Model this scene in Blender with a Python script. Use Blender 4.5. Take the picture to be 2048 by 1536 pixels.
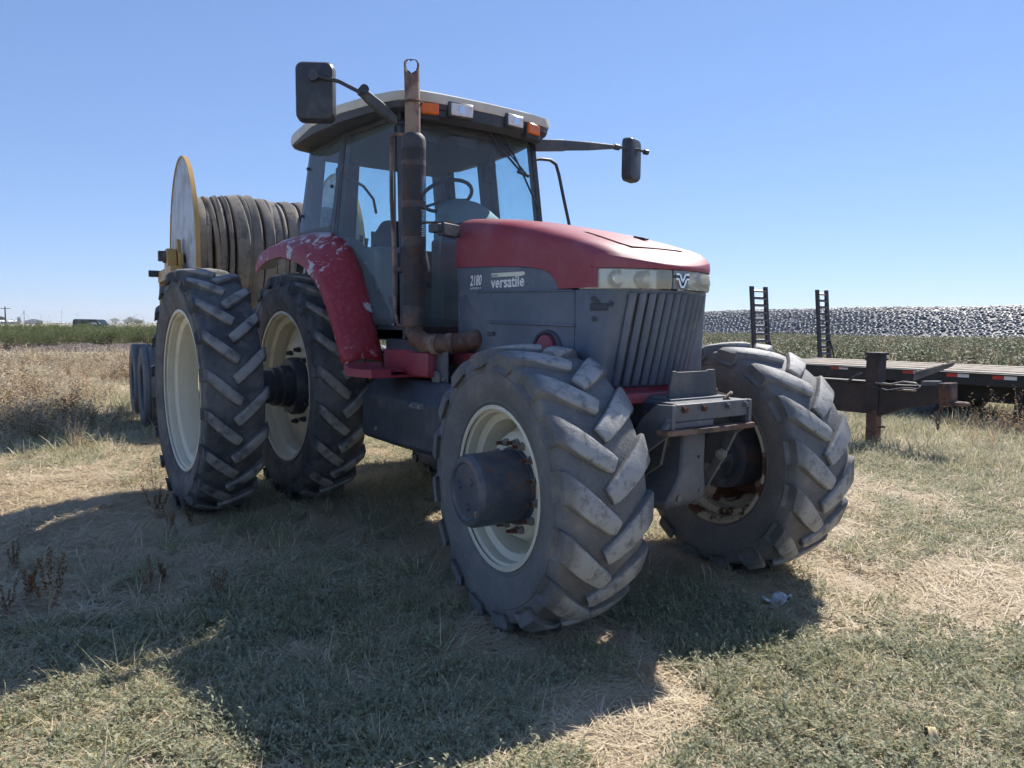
import bpy, math, random
import numpy as np
from mathutils import Vector, Matrix
rng = np.random.default_rng(7); random.seed(7)
SC = bpy.context.scene; COL = SC.collection
for o in list(bpy.data.objects): bpy.data.objects.remove(o)
R = math.radians

# ------------------------------------------------------------------ camera
CP = np.array([5.96554, -2.93341, 1.46309])
CR = np.array([0.58944766, 0.80777576, 0.00705508])
CU = np.array([-0.06763264, 0.04064595, 0.99688201])
CF = np.array([-0.80497036, 0.58808692, -0.07859067])
FPX = 1480.408
cam = bpy.data.cameras.new('camera'); camo = bpy.data.objects.new('camera', cam); COL.objects.link(camo)
m = Matrix.Identity(4)
for i in range(3):
    m[i][0] = CR[i]; m[i][1] = CU[i]; m[i][2] = -CF[i]; m[i][3] = CP[i]
camo.matrix_world = m
cam.sensor_fit = 'HORIZONTAL'; cam.sensor_width = 36; cam.lens = FPX / 2048 * 36
cam.clip_start = 0.05; cam.clip_end = 20000
SC.camera = camo

# ------------------------------------------------------------------ light
SUNV = Vector((-0.30, 0.93, 1.0)).normalized()
elev = math.asin(SUNV.z); azim = math.atan2(SUNV.x, SUNV.y)
w = bpy.data.worlds.new('World'); SC.world = w; w.use_nodes = True
nt = w.node_tree; nt.nodes.clear()
sky = nt.nodes.new('ShaderNodeTexSky'); sky.sky_type = 'NISHITA'; sky.sun_disc = False
sky.sun_elevation = elev; sky.sun_rotation = azim
sky.altitude = 1500; sky.air_density = 1.0; sky.dust_density = 0.0; sky.ozone_density = 3.0
bg = nt.nodes.new('ShaderNodeBackground'); bg.inputs[1].default_value = 0.133
ow = nt.nodes.new('ShaderNodeOutputWorld')
tint = nt.nodes.new('ShaderNodeMix'); tint.data_type = 'RGBA'; tint.blend_type = 'MULTIPLY'; tint.inputs[0].default_value = 1   # cool daylight white balance
tint.inputs[7].default_value = (.72, .91, 1.27, 1); gm = nt.nodes.new('ShaderNodeGamma'); gm.inputs[1].default_value = .60
nt.links.new(sky.outputs[0], gm.inputs[0]); nt.links.new(gm.outputs[0], tint.inputs[6]); nt.links.new(tint.outputs[2], bg.inputs[0]); nt.links.new(bg.outputs[0], ow.inputs[0])
sl = bpy.data.lights.new('sun', 'SUN'); sl.energy = 4.2; sl.angle = R(0.55); sl.color = (1, 0.95, 0.87)
so = bpy.data.objects.new('sun', sl); COL.objects.link(so)
so.rotation_euler = SUNV.to_track_quat('Z', 'Y').to_euler(); so.location = (0, 0, 30)
vs = SC.view_settings; SC.display_settings.display_device = 'sRGB'
vs.view_transform = 'Standard'; vs.look = 'None'; vs.gamma = 1; vs.exposure = 0.88; vs.use_curve_mapping = False
SC.cycles.max_bounces = 5; SC.cycles.diffuse_bounces = 3; SC.cycles.glossy_bounces = 3; SC.cycles.transparent_max_bounces = 16; SC.cycles.use_denoising = True; SC.cycles.use_adaptive_sampling = True; SC.cycles.adaptive_threshold = .03
SC.cycles.sample_clamp_indirect = 6

# ------------------------------------------------------------------ photo -> place helpers
def ray(px, py): return CF + (px - 1024) / FPX * CR - (py - 768) / FPX * CU
def at(px, py, ax, v):
    d = ray(px, py); return CP + (v - CP[ax]) / d[ax] * d
def atd(px, py, dep): return CP + dep * ray(px, py)
def smooth(a, b, x):
    t = np.clip((x - a) / (b - a), 0, 1); return t * t * (3 - 2 * t)

# ------------------------------------------------------------------ node / material helpers
def lin(c):
    return tuple(c) + (1,) if len(c) == 3 else tuple(c)
class NT:
    def __init__(s, name):
        s.m = bpy.data.materials.new(name); s.m.use_nodes = True; s.t = s.m.node_tree
        s.b = s.t.nodes['Principled BSDF']; s.o = s.t.nodes['Material Output']
    def n(s, typ, **k):
        x = s.t.nodes.new(typ)
        for a, v in k.items(): setattr(x, a, v)
        return x
    def l(s, a, b): s.t.links.new(a, b)
    def math(s, op, a, b=None, c=None, clamp=False):
        x = s.n('ShaderNodeMath', operation=op, use_clamp=clamp)
        for i, v in enumerate((a, b, c)):
            if v is None: continue
            if isinstance(v, (int, float)): x.inputs[i].default_value = v
            else: s.l(v, x.inputs[i])
        return x.outputs[0]
    def noise(s, scale, detail=4, rough=.55, vec=None, dist=0):
        x = s.n('ShaderNodeTexNoise'); x.inputs['Scale'].default_value = scale
        x.inputs['Detail'].default_value = detail; x.inputs['Roughness'].default_value = rough
        x.inputs['Distortion'].default_value = dist
        if vec is None:
            if not hasattr(s, 'tc'): s.tc = s.n('ShaderNodeTexCoord')
            vec = s.tc.outputs['Object']
        s.l(vec, x.inputs['Vector']); return x.outputs['Fac']
    def ramp(s, fac, a, b):
        x = s.n('ShaderNodeMapRange', interpolation_type='SMOOTHSTEP')
        s.l(fac, x.inputs[0]); x.inputs[1].default_value = a; x.inputs[2].default_value = b
        return x.outputs[0]
    def mix(s, fac, a, b):
        x = s.n('ShaderNodeMix', data_type='RGBA')
        if isinstance(fac, (int, float)): x.inputs[0].default_value = fac
        else: s.l(fac, x.inputs[0])
        for i, v in ((6, a), (7, b)):
            if isinstance(v, tuple): x.inputs[i].default_value = lin(v)
            else: s.l(v, x.inputs[i])
        return x.outputs[2]
    def bump(s, h, strength=.3, dist=.01):
        x = s.n('ShaderNodeBump'); x.inputs['Strength'].default_value = strength
        x.inputs['Distance'].default_value = dist; s.l(h, x.inputs['Height'])
        s.l(x.outputs[0], s.b.inputs['Normal'])
    def col(s, c):
        if isinstance(c, tuple): s.b.inputs['Base Color'].default_value = lin(c)
        else: s.l(c, s.b.inputs['Base Color'])
    def up(s):
        g = s.n('ShaderNodeNewGeometry'); sp = s.n('ShaderNodeSeparateXYZ'); s.l(g.outputs['Normal'], sp.inputs[0])
        return sp.outputs['Z']
MAT = {}
def weathered(name, base, dirt, amt=(.45, .7), scale=5, rough=.5, metal=0, bump=.1, fine=60, third=None, tscale=14, tamt=(.6, .66), coat=0):
    """painted or bare surface: base colour, soft dirt, optional chips / rust of a third colour"""
    a = NT(name); n1 = a.noise(scale, 6, .62); n2 = a.noise(fine, 3)
    f = a.ramp(n1, *amt)
    c = a.mix(f, base, dirt)
    c = a.mix(a.math('MULTIPLY', a.ramp(n2, .5, .75), .25), c, dirt)
    if third is not None:
        n3 = a.noise(tscale, 8, .68); c = a.mix(a.ramp(n3, *tamt), c, third)
    a.col(c); a.b.inputs['Metallic'].default_value = metal
    r = a.math('ADD', a.math('MULTIPLY', n1, .3), rough - .15); a.l(r, a.b.inputs['Roughness'])
    if coat: a.b.inputs['Coat Weight'].default_value = coat
    if bump: a.bump(n2, bump, .004)
    MAT[name] = a.m; return a
weathered('red_paint', (.27, .026, .042), (.29, .095, .12), (.38, .74), 2.6, .50, bump=.05)
a = NT('chipped_red'); n1 = a.noise(9, 12, .74, dist=.7); n2 = a.noise(2.3, 3); n3 = a.noise(30, 4)
a.tc2 = a.n('ShaderNodeTexCoord'); sp = a.n('ShaderNodeSeparateXYZ'); a.l(a.tc2.outputs['Object'], sp.inputs[0])
hz = a.math('MULTIPLY', a.ramp(sp.outputs['Z'], 1.75, 2.15), .10)
k = a.math('ADD', a.math('ADD', n1, hz), a.math('MULTIPLY', a.math('SUBTRACT', n2, .5), .62))
a.col(a.mix(a.ramp(k, .61, .66), a.mix(a.ramp(n3, .45, .8), (.27, .018, .028), (.33, .06, .07)), (.52, .49, .51)))
a.b.inputs['Roughness'].default_value = .5; a.bump(k, .2, .003); MAT['chipped_red'] = a.m
weathered('dark_panel', (0.078, 0.107, 0.15), (0.156, 0.182, 0.221), (.38, .72), 2.4, .50, bump=.06, third=(0.247, 0.26, 0.273), tscale=2.0, tamt=(.60, .72))
weathered('black_plastic', (0.0338, 0.0403, 0.052), (0.0975, 0.104, 0.114), (.45, .8), 6, .5, bump=.08)
weathered('frame_iron', (0.054, 0.0624, 0.0744), (0.144, 0.138, 0.126), (.4, .75), 5, .6, bump=.2, third=(0.156, 0.072, 0.042), tscale=9, tamt=(.62, .70))
weathered('iron_grey', (.085, .095, .112), (.16, .16, .158), (.4, .75), 6, .5, bump=.2, third=(.15, .08, .05), tscale=7, tamt=(.62, .70))
weathered('cream', (.66, .62, .49), (.42, .37, .27), (.5, .85), 3.5, .45, bump=.06, third=(.16, .05, .025), tscale=11, tamt=(.69, .71))
weathered('cream_rusty', (.55, .49, .36), (.34, .27, .18), (.4, .75), 4.5, .6, bump=.15, third=(.10, .035, .02), tscale=6, tamt=(.50, .56))
weathered('roof_cream', (.62, .60, .52), (.42, .39, .33), (.45, .8), 3, .5, bump=.05)
weathered('hub_paint', (.055, .068, .095), (.14, .14, .145), (.42, .78), 7, .45, bump=.2, third=(.19, .085, .055), tscale=6.5, tamt=(.59, .66))
weathered('rust', (.12, .052, .034), (.20, .135, .10), (.40, .66), 8, .75, bump=.3, third=(.06, .045, .04), tscale=6, tamt=(.50, .62))
weathered('rusty_pipe', (.11, .062, .05), (.30, .22, .17), (.42, .62), 5, .7, bump=.3)
weathered('bolt_steel', (.32, .31, .29), (.18, .10, .06), (.45, .7), 30, .5, metal=.4, bump=.1)
weathered('bolt_rust', (.13, .05, .03), (.08, .04, .03), (.45, .7), 40, .8, bump=.3)
weathered('interior', (0.111, 0.117, 0.117), (0.169, 0.169, 0.156), (.4, .8), 5, .7, bump=.1)
weathered('interior_dark', (.025, .028, .03), (.05, .05, .05), (.4, .8), 5, .7, bump=.1)
weathered('dash', (.19, .21, .20), (.28, .29, .26), (.4, .8), 4, .65, bump=.05)
weathered('yellow_paint', (.47, .29, .085), (.36, .23, .11), (.42, .75), 4, .5, bump=.08, third=(.55, .52, .45), tscale=3, tamt=(.56, .66))
weathered('galvanised', (.46, .46, .47), (.27, .25, .235), (.42, .68), 2.6, .45, metal=.25, bump=.05, third=(.22, .15, .10), tscale=1.7, tamt=(.58, .74))
weathered('trailer_black', (.014, .015, .017), (.05, .045, .042), (.45, .8), 6, .5, bump=.1)
weathered('trailer_rust', (.030, .025, .026), (.075, .05, .042), (.42, .7), 6, .7, bump=.25)
weathered('orange_lens', (.75, .16, .02), (.55, .13, .03), (.4, .8), 20, .25, bump=.05)
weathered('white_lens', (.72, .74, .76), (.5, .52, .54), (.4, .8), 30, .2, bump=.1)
weathered('decal_white', (.80, .80, .80), (.70, .70, .70), (.5, .8), 9, .5, bump=0, third=(.04, .05, .065), tscale=26, tamt=(.60, .64))
weathered('decal_cream', (.72, .72, .58), (.6, .6, .5), (.5, .8), 9, .5, bump=0)
weathered('reflect_red', (.62, .05, .03), (.4, .05, .04), (.5, .8), 9, .35, bump=0)
weathered('reflect_white', (.8, .8, .8), (.6, .6, .6), (.5, .8), 9, .35, bump=0)
weathered('plank_wood', (.40, .34, .27), (.27, .22, .17), (.4, .7), 7, .85, bump=.3)
weathered('old_board', (.23, .18, .14), (.14, .11, .09), (.4, .7), 9, .9, bump=.3)
weathered('plastic_trash', (.72, .74, .76), (.55, .57, .6), (.4, .7), 20, .4, bump=.1)
weathered('husk', (.52, .42, .25), (.36, .27, .15), (.4, .7), 25, .8, bump=.3)
weathered('husk_brown', (.30, .17, .08), (.22, .12, .06), (.4, .7), 25, .8, bump=.3)
weathered('white_metal_wall', (.72, .73, .74), (.6, .6, .6), (.4, .8), .1, .5, bump=0)
weathered('grey_metal_wall', (.46, .48, .51), (.4, .4, .42), (.4, .8), .1, .5, bump=0)
weathered('pole_wood', (.16, .13, .11), (.1, .08, .07), (.4, .7), 3, .9, bump=0)
weathered('turbine_hazed_white', (.62, .65, .70), (.55, .58, .62), (.4, .8), .1, .5, bump=0)  # pale bluish white: distance haze is painted into the colour
weathered('car_paint', (.020, .045, .042), (.06, .065, .06), (.5, .8), 3, .3, coat=.4, bump=0)
weathered('car_glass', (.02, .03, .035), (.04, .04, .04), (.5, .8), 3, .1, bump=0)
weathered('old_tyre', (.17, .17, .175), (.28, .28, .285), (.40, .62), 2.5, .58, bump=.1)
weathered('black_sheet', (.07, .071, .074), (.15, .15, .15), (.4, .75), .8, .45, bump=.2)
# rubber: dusty tread, weathered sidewall
a = NT('rubber'); n1 = a.noise(3.5, 6, .65); n2 = a.noise(55, 4, .7); n3 = a.noise(12, 5)
c = a.mix(a.ramp(n1, .38, .7), (.052, .056, .062), (.14, .14, .138))
c = a.mix(a.math('MULTIPLY', a.ramp(n3, .48, .72), .55), c, (.17, .165, .155))
sp = a.n('ShaderNodeSeparateXYZ'); a.l(a.tc.outputs['Object'], sp.inputs[0])
rr_ = a.math('SQRT', a.math('ADD', a.math('MULTIPLY', sp.outputs[0], sp.outputs[0]), a.math('MULTIPLY', sp.outputs[2], sp.outputs[2])))
c = a.mix(a.math('MULTIPLY', a.ramp(rr_, .898, .908), a.ramp(n3, .25, .6)), c, (.29, .28, .26))
a.col(c); a.b.inputs['Roughness'].default_value = .75; a.bump(a.math('ADD', n2, n3), .25, .004); MAT['rubber'] = a.m
a = NT('worn_rubber'); n1 = a.noise(4, 6, .65); n2 = a.noise(70, 4, .75); n3 = a.noise(16, 6, .7)
c = a.mix(a.ramp(n1, .30, .75), (.105, .108, .112), (.19, .187, .18))
c = a.mix(a.math('MULTIPLY', a.ramp(n2, .45, .75), .35), c, (.29, .275, .25))
c = a.mix(a.math('MULTIPLY', a.ramp(n1, .55, .75), .5), c, (.30, .265, .215))
sp = a.n('ShaderNodeSeparateXYZ'); a.l(a.tc.outputs['Object'], sp.inputs[0])
rr_ = a.math('SQRT', a.math('ADD', a.math('MULTIPLY', sp.outputs[0], sp.outputs[0]), a.math('MULTIPLY', sp.outputs[2], sp.outputs[2])))
c = a.mix(a.math('MULTIPLY', a.ramp(rr_, .684, .696), a.ramp(n3, .30, .55)), c, (.37, .36, .34))
a.col(c); a.b.inputs['Roughness'].default_value = .72; a.bump(a.math('ADD', n2, a.math('MULTIPLY', n3, 2)), .4, .006); MAT['worn_rubber'] = a.m
weathered('hose', (.15, .135, .115), (.25, .215, .175), (.38, .68), 3, .8, bump=.25, third=(.085, .08, .078), tscale=5, tamt=(.52, .66))
# window glass: tinted; bluish dust film also stands in for haze over the interior
a = NT('window_glass'); tr = a.n('ShaderNodeBsdfTransparent'); tr.inputs[0].default_value = (.74, .90, .93, 1)
gl = a.n('ShaderNodeBsdfGlossy'); gl.inputs['Roughness'].default_value = .03; gl.inputs[0].default_value = (1, 1, 1, 1)
df = a.n('ShaderNodeBsdfDiffuse'); df.inputs[0].default_value = (.46, .52, .57, 1)
lw = a.n('ShaderNodeLayerWeight'); lw.inputs[0].default_value = .5; fr_ = a.math('ADD', a.math('MULTIPLY', a.math('POWER', lw.outputs['Facing'], 5.0), .7), .04)
m1 = a.n('ShaderNodeMixShader'); a.l(fr_, m1.inputs[0]); a.l(tr.outputs[0], m1.inputs[1]); a.l(gl.outputs[0], m1.inputs[2])
m2 = a.n('ShaderNodeMixShader'); a.l(a.math('ADD', a.math('MULTIPLY', a.ramp(a.noise(3, 6, .7), .40, .8), .10), .085), m2.inputs[0])
a.l(m1.outputs[0], m2.inputs[1]); a.l(df.outputs[0], m2.inputs[2]); a.l(m2.outputs[0], a.o.inputs[0]); MAT['window_glass'] = a.m
a = NT('lamp_lens'); tr = a.n('ShaderNodeBsdfTransparent'); tr.inputs[0].default_value = (.93, .93, .88, 1)
gl = a.n('ShaderNodeBsdfGlossy'); gl.inputs['Roughness'].default_value = .15
df = a.n('ShaderNodeBsdfDiffuse'); df.inputs[0].default_value = (.66, .64, .50, 1)
m1 = a.n('ShaderNodeMixShader'); m1.inputs[0].default_value = .12; a.l(tr.outputs[0], m1.inputs[1]); a.l(gl.outputs[0], m1.inputs[2])
m2 = a.n('ShaderNodeMixShader'); m2.inputs[0].default_value = .45; a.l(m1.outputs[0], m2.inputs[1]); a.l(df.outputs[0], m2.inputs[2])
a.l(m2.outputs[0], a.o.inputs[0]); MAT['lamp_lens'] = a.m
a = NT('chrome'); a.col((.8, .8, .78)); a.b.inputs['Metallic'].default_value = 1; a.b.inputs['Roughness'].default_value = .18; MAT['chrome'] = a.m
a = NT('mirror_glass'); a.col((.8, .82, .84)); a.b.inputs['Metallic'].default_value = 1; a.b.inputs['Roughness'].default_value = .03; MAT['mirror_glass'] = a.m
# perforated muffler guard: round holes, staggered
a = NT('perforated_steel'); tc = a.n('ShaderNodeTexCoord'); sp = a.n('ShaderNodeSeparateXYZ'); a.l(tc.outputs['Object'], sp.inputs[0])
ang = a.math('ARCTAN2', sp.outputs[1], sp.outputs[0]); pit = .0150
v = a.math('DIVIDE', sp.outputs[2], pit * .866); row = a.math('FLOOR', v)
u = a.math('ADD', a.math('MULTIPLY', ang, 32 / (2 * math.pi)), a.math('MULTIPLY', a.math('MODULO', row, 2.0), .5))
du = a.math('SUBTRACT', a.math('FRACT', u), .5); dv = a.math('MULTIPLY', a.math('SUBTRACT', a.math('FRACT', v), .5), .866)
d2 = a.math('SQRT', a.math('ADD', a.math('MULTIPLY', du, du), a.math('MULTIPLY', dv, dv)))
hole = a.math('LESS_THAN', d2, .34)
sz = sp.outputs[2]   # plain bands without holes
def band(lo, hi): return a.math('MULTIPLY', a.math('GREATER_THAN', sz, lo), a.math('LESS_THAN', sz, hi))
bnd = a.math('ADD', a.math('ADD', band(.13, .50), band(.56, .74)), a.math('ADD', band(.78, 1.0), band(1.03, 1.10)))
hole = a.math('MULTIPLY', hole, bnd)
n1 = a.noise(6, 6, .7)
a.col(a.mix(a.ramp(n1, .42, .66), (.050, .052, .060), (.14, .085, .065))); a.b.inputs['Roughness'].default_value = .65
a.l(a.math('SUBTRACT', 1, hole), a.b.inputs['Alpha']); MAT['perforated_steel'] = a.m
def leafmat(name, c1, c2, trans=.35, rough=.6, sc=2.0):
    a = NT(name); oi = a.n('ShaderNodeObjectInfo'); g = a.n('ShaderNodeNewGeometry')
    f = a.math('ADD', a.math('MULTIPLY', oi.outputs['Random'], .65), a.math('MULTIPLY', g.outputs['Random Per Island'], .35))
    c = a.mix(f, c1, c2); a.col(c); a.b.inputs['Roughness'].default_value = rough
    a.b.inputs['Specular IOR Level'].default_value = .3
    tl = a.n('ShaderNodeBsdfTranslucent'); a.l(c, tl.inputs[0]); ms = a.n('ShaderNodeMixShader'); ms.inputs[0].default_value = trans
    a.l(a.b.outputs[0], ms.inputs[1]); a.l(tl.outputs[0], ms.inputs[2]); a.l(ms.outputs[0], a.o.inputs[0]); MAT[name] = a.m
leafmat('weed_leaf', (0.305, 0.329, 0.207), (0.439, 0.439, 0.305), .45)
leafmat('grass_green', (0.244, 0.281, 0.146), (0.439, 0.427, 0.244), .45)
leafmat('straw', (0.806, 0.672, 0.459), (0.515, 0.414, 0.28))
leafmat('straw_pale', (.80, .71, .54), (.60, .50, .36))
leafmat('dry_weed', (0.55, 0.407, 0.253), (0.352, 0.253, 0.176))
leafmat('pigweed_head', (.24, .13, .06), (.16, .10, .05))
leafmat('broad_leaf', (.28, .34, .26), (.36, .40, .32))
leafmat('crop_leaf', (.10, .13, .055), (.17, .19, .085), .4)
leafmat('dull_grass', (.17, .135, .085), (.13, .125, .075))
leafmat('far_leaf', (.07, .10, .05), (.11, .13, .07))

# ------------------------------------------------------------------ mesh builder
class MB:
    def __init__(s): s.v = []; s.f = []
    def add(s, vs, fs):
        o = len(s.v); s.v += [tuple(map(float, p)) for p in vs]; s.f += [tuple(o + i for i in f) for f in fs]; return s
    def box(s, c, d, rot=None):
        x, y, z = d[0] / 2, d[1] / 2, d[2] / 2
        P = [Vector(q) for q in [(-x,-y,-z),(x,-y,-z),(x,y,-z),(-x,y,-z),(-x,-y,z),(x,-y,z),(x,y,z),(-x,y,z)]]
        if rot is not None: P = [rot @ q for q in P]
        return s.add([q + Vector(c) for q in P], [(0,3,2,1),(4,5,6,7),(0,1,5,4),(1,2,6,5),(2,3,7,6),(3,0,4,7)])
    def bar(s, a, b, w, h=None, up=(0, 0, 1)):
        """rectangular bar from a to b"""
        a = Vector(a); b = Vector(b); d = (b - a); L = d.length; d.normalize(); up = Vector(up)
        if abs(d.dot(up)) > .98: up = Vector((1, 0, 0))
        sd = d.cross(up).normalized(); u2 = sd.cross(d)
        return s.box((a + b) / 2, (L, w, h or w), Matrix((d, sd, u2)).transposed())
    def prism(s, poly, vec):
        n = len(poly); vec = Vector(vec); P = [Vector(q) for q in poly]
        return s.add(P + [q + vec for q in P], [tuple(range(n))[::-1], tuple(range(n, 2 * n))] + [(i, (i + 1) % n, n + (i + 1) % n, n + i) for i in range(n)])
    def loft(s, secs, closed=True, caps=True):
        n = len(secs[0]); vs = [p for q in secs for p in q]; fs = []
        for i in range(len(secs) - 1):
            for j in range(n if closed else n - 1):
                k = (j + 1) % n; fs.append((i * n + j, i * n + k, (i + 1) * n + k, (i + 1) * n + j))
        if caps and closed: fs += [tuple(range(n))[::-1], tuple(range((len(secs) - 1) * n, len(secs) * n))]
        return s.add(vs, fs)
    def tube(s, pts, r, n=10, caps=True, closed=False):
        P = [Vector(q) for q in pts]; N = len(P); rr = r if isinstance(r, (list, tuple)) else [r] * N
        secs = []; prev = None
        for i in range(N):
            if closed: t = P[(i + 1) % N] - P[i - 1]
            else: t = P[min(i + 1, N - 1)] - P[max(i - 1, 0)]
            t.normalize()
            u = prev if prev is not None else (Vector((0, 0, 1)) if abs(t.z) < .9 else Vector((1, 0, 0)))
            u = (u - t * u.dot(t)).normalized(); prev = u; v = t.cross(u)
            secs.append([P[i] + rr[i] * (math.cos(q) * u + math.sin(q) * v) for q in [2 * math.pi * j / n for j in range(n)]])
        if closed: secs.append(secs[0]); caps = False
        return s.loft(secs, True, caps)
    def cyl(s, a, b, r, n=20, r2=None): return s.tube([a, b], [r, r if r2 is None else r2], n)
    def lathe(s, prof, n=48, closed=False):
        """profile of (y, radius) about the local Y axis"""
        secs = []
        for j in range(n):
            q = 2 * math.pi * j / n; secs.append([(r * math.cos(q), y, r * math.sin(q)) for y, r in prof])
        m = len(prof); vs = [p for q in secs for p in q]; fs = []
        for j in range(n):
            k = (j + 1) % n
            for i in range(m if closed else m - 1):
                i2 = (i + 1) % m; fs.append((j * m + i, j * m + i2, k * m + i2, k * m + i))
        return s.add(vs, fs)
    def mesh(s, name, mat, smooth=35):
        me = bpy.data.meshes.new(name); me.from_pydata(s.v, [], s.f); me.validate()
        import bmesh
        bm = bmesh.new(); bm.from_mesh(me); bmesh.ops.recalc_face_normals(bm, faces=bm.faces); bm.to_mesh(me); bm.free()
        if mat: me.materials.append(MAT[mat])
        if smooth:
            me.shade_smooth(); me.set_sharp_from_angle(angle=R(smooth))
        return me
    def build(s, name, mat, parent=None, smooth=35, bevel=0, loc=None, rot=None, **tags):
        return link(name, s.mesh(name, mat, smooth), parent, bevel, loc, rot, **tags)
def link(name, me, parent=None, bevel=0, loc=None, rot=None, **tags):
    o = bpy.data.objects.new(name, me); COL.objects.link(o)
    if parent: o.parent = parent
    if loc is not None: o.location = loc
    if rot is not None: o.rotation_euler = rot
    if bevel:
        b = o.modifiers.new('bevel', 'BEVEL'); b.width = bevel; b.segments = 2; b.limit_method = 'ANGLE'; b.angle_limit = R(40)
    for k, v in tags.items(): o[k] = v
    return o
def thing(name, label, cat, loc=(0, 0, 0), rz=0, group=None):
    o = bpy.data.objects.new(name, None); COL.objects.link(o); o.location = loc; o.rotation_euler = (0, 0, rz)
    o['label'] = label; o['category'] = cat; o.empty_display_size = .2
    if group: o['group'] = group
    return o
def text_mesh(txt, bold=.0):
    cu = bpy.data.curves.new('t', 'FONT'); cu.body = txt; cu.offset = bold; cu.resolution_u = 3
    o = bpy.data.objects.new('t', cu); COL.objects.link(o); dg = bpy.context.evaluated_depsgraph_get()
    me = bpy.data.meshes.new_from_object(o.evaluated_get(dg)); bpy.data.objects.remove(o); return me
def decal(name, txt, x0, x1, z0, z1, y, mat, parent, bold=.02, shear=0.0, slope=0.0):
    """flat lettering on the plane y, read along +X, seen from -Y"""
    me = text_mesh(txt, bold); n = len(me.vertices); co = np.zeros(n * 3); me.vertices.foreach_get('co', co); co = co.reshape(-1, 3)
    mn, mx = co.min(0), co.max(0); t = (co[:, :2] - mn[:2]) / (mx[:2] - mn[:2])
    out = np.zeros_like(co); out[:, 0] = x0 + (x1 - x0) * t[:, 0] + shear * t[:, 1]; out[:, 1] = y; out[:, 2] = z0 + (z1 - z0) * t[:, 1] + slope * t[:, 0]
    me.vertices.foreach_set('co', out.ravel()); me.materials.clear(); me.materials.append(MAT[mat])
    return link(name, me, parent)

# ------------------------------------------------------------------ ground
def vnoise(x, y, s, seed=0):
    """value noise in [0,1]"""
    x = np.asarray(x) / s; y = np.asarray(y) / s; xi = np.floor(x).astype(np.int64); yi = np.floor(y).astype(np.int64); fx = x - xi; fy = y - yi
    def h(i, j):
        k = (i * 374761393 + j * 668265263 + seed * 1274126177) & 0x7fffffff
        k = ((k ^ (k >> 13)) * 1274126177) & 0x7fffffff; return ((k ^ (k >> 16)) & 0xffff) / 65535.
    u = fx * fx * (3 - 2 * fx); v = fy * fy * (3 - 2 * fy)
    return (h(xi, yi) * (1 - u) + h(xi + 1, yi) * u) * (1 - v) + (h(xi, yi + 1) * (1 - u) + h(xi + 1, yi + 1) * u) * v
def gz(x, y):
    x = np.asarray(x, float); y = np.asarray(y, float)
    b = .035 - .0225 * np.clip(x, -1.6, 4.4)
    d = np.hypot(x - 2, y); near = 1 - smooth(12, 40, d)
    bump = (vnoise(x, y, .9, 1) - .5) * .03 + (vnoise(x, y, .28, 2) - .5) * .016 + (vnoise(x, y, 3.5, 3) - .5) * .05 * smooth(3, 9, d)
    return (b + bump) * near - .02 * (1 - near)
nr, na = 190, 260
rad = np.concatenate([[0], .12 * (9000 / .12) ** (np.linspace(0, 1, nr - 1) ** .93)])
rad[1:90] = np.linspace(.15, 14, 89); rad[90:] = 14 * (9000 / 14) ** np.linspace(.01, 1, nr - 90)
th = np.linspace(0, 2 * np.pi, na, endpoint=False)
GX = 3.0 + rad[:, None] * np.cos(th); GY = -.5 + rad[:, None] * np.sin(th); GZ = gz(GX, GY)
V = np.stack([GX, GY, GZ], -1).reshape(-1, 3)
F = [(i * na + j, i * na + (j + 1) % na, (i + 1) * na + (j + 1) % na, (i + 1) * na + j) for i in range(nr - 1) for j in range(na)]
me = bpy.data.meshes.new('ground'); me.from_pydata(V.tolist(), [], [f[::-1] for f in F]); me.shade_smooth()
a = NT('ground_soil'); g0 = a.n('ShaderNodeNewGeometry'); pos = g0.outputs['Position']
n1 = a.noise(.55, 5, .6, pos); n2 = a.noise(3.2, 6, .68, pos); n3 = a.noise(38, 5, .7, pos); n4 = a.noise(.06, 4, .6, pos)
vor = a.n('ShaderNodeTexVoronoi'); vor.inputs['Scale'].default_value = 9; a.l(pos, vor.inputs['Vector'])
c = a.mix(a.ramp(n2, .35, .65), (.32, .25, .195), (.47, .39, .30))
c = a.mix(a.ramp(n1, .48, .62), c, (.37, .345, .25))
c = a.mix(a.math('MULTIPLY', a.ramp(n3, .45, .7), .55), c, (.50, .42, .32))
c = a.mix(a.math('MULTIPLY', a.ramp(n4, .48, .6), .5), c, (.24, .25, .14))
a.col(c); a.b.inputs['Roughness'].default_value = .95; a.b.inputs['Specular IOR Level'].default_value = .15
a.bump(a.math('ADD', a.math('MULTIPLY', n2, 1.5), a.math('ADD', n3, a.math('MULTIPLY', vor.outputs['Distance'], .4))), .8, .025)
me.materials.append(a.m); link('ground', me, kind='structure', label='dry grassy farmyard ground with bare patches')

# ================================================================== TRACTOR
T = thing('tractor', 'large faded red and dark grey farm tractor with dual rear wheels and tall exhaust', 'tractor')
L = 3.0277; DEL = -.1019; ZF = .664; ZR = .957

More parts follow.
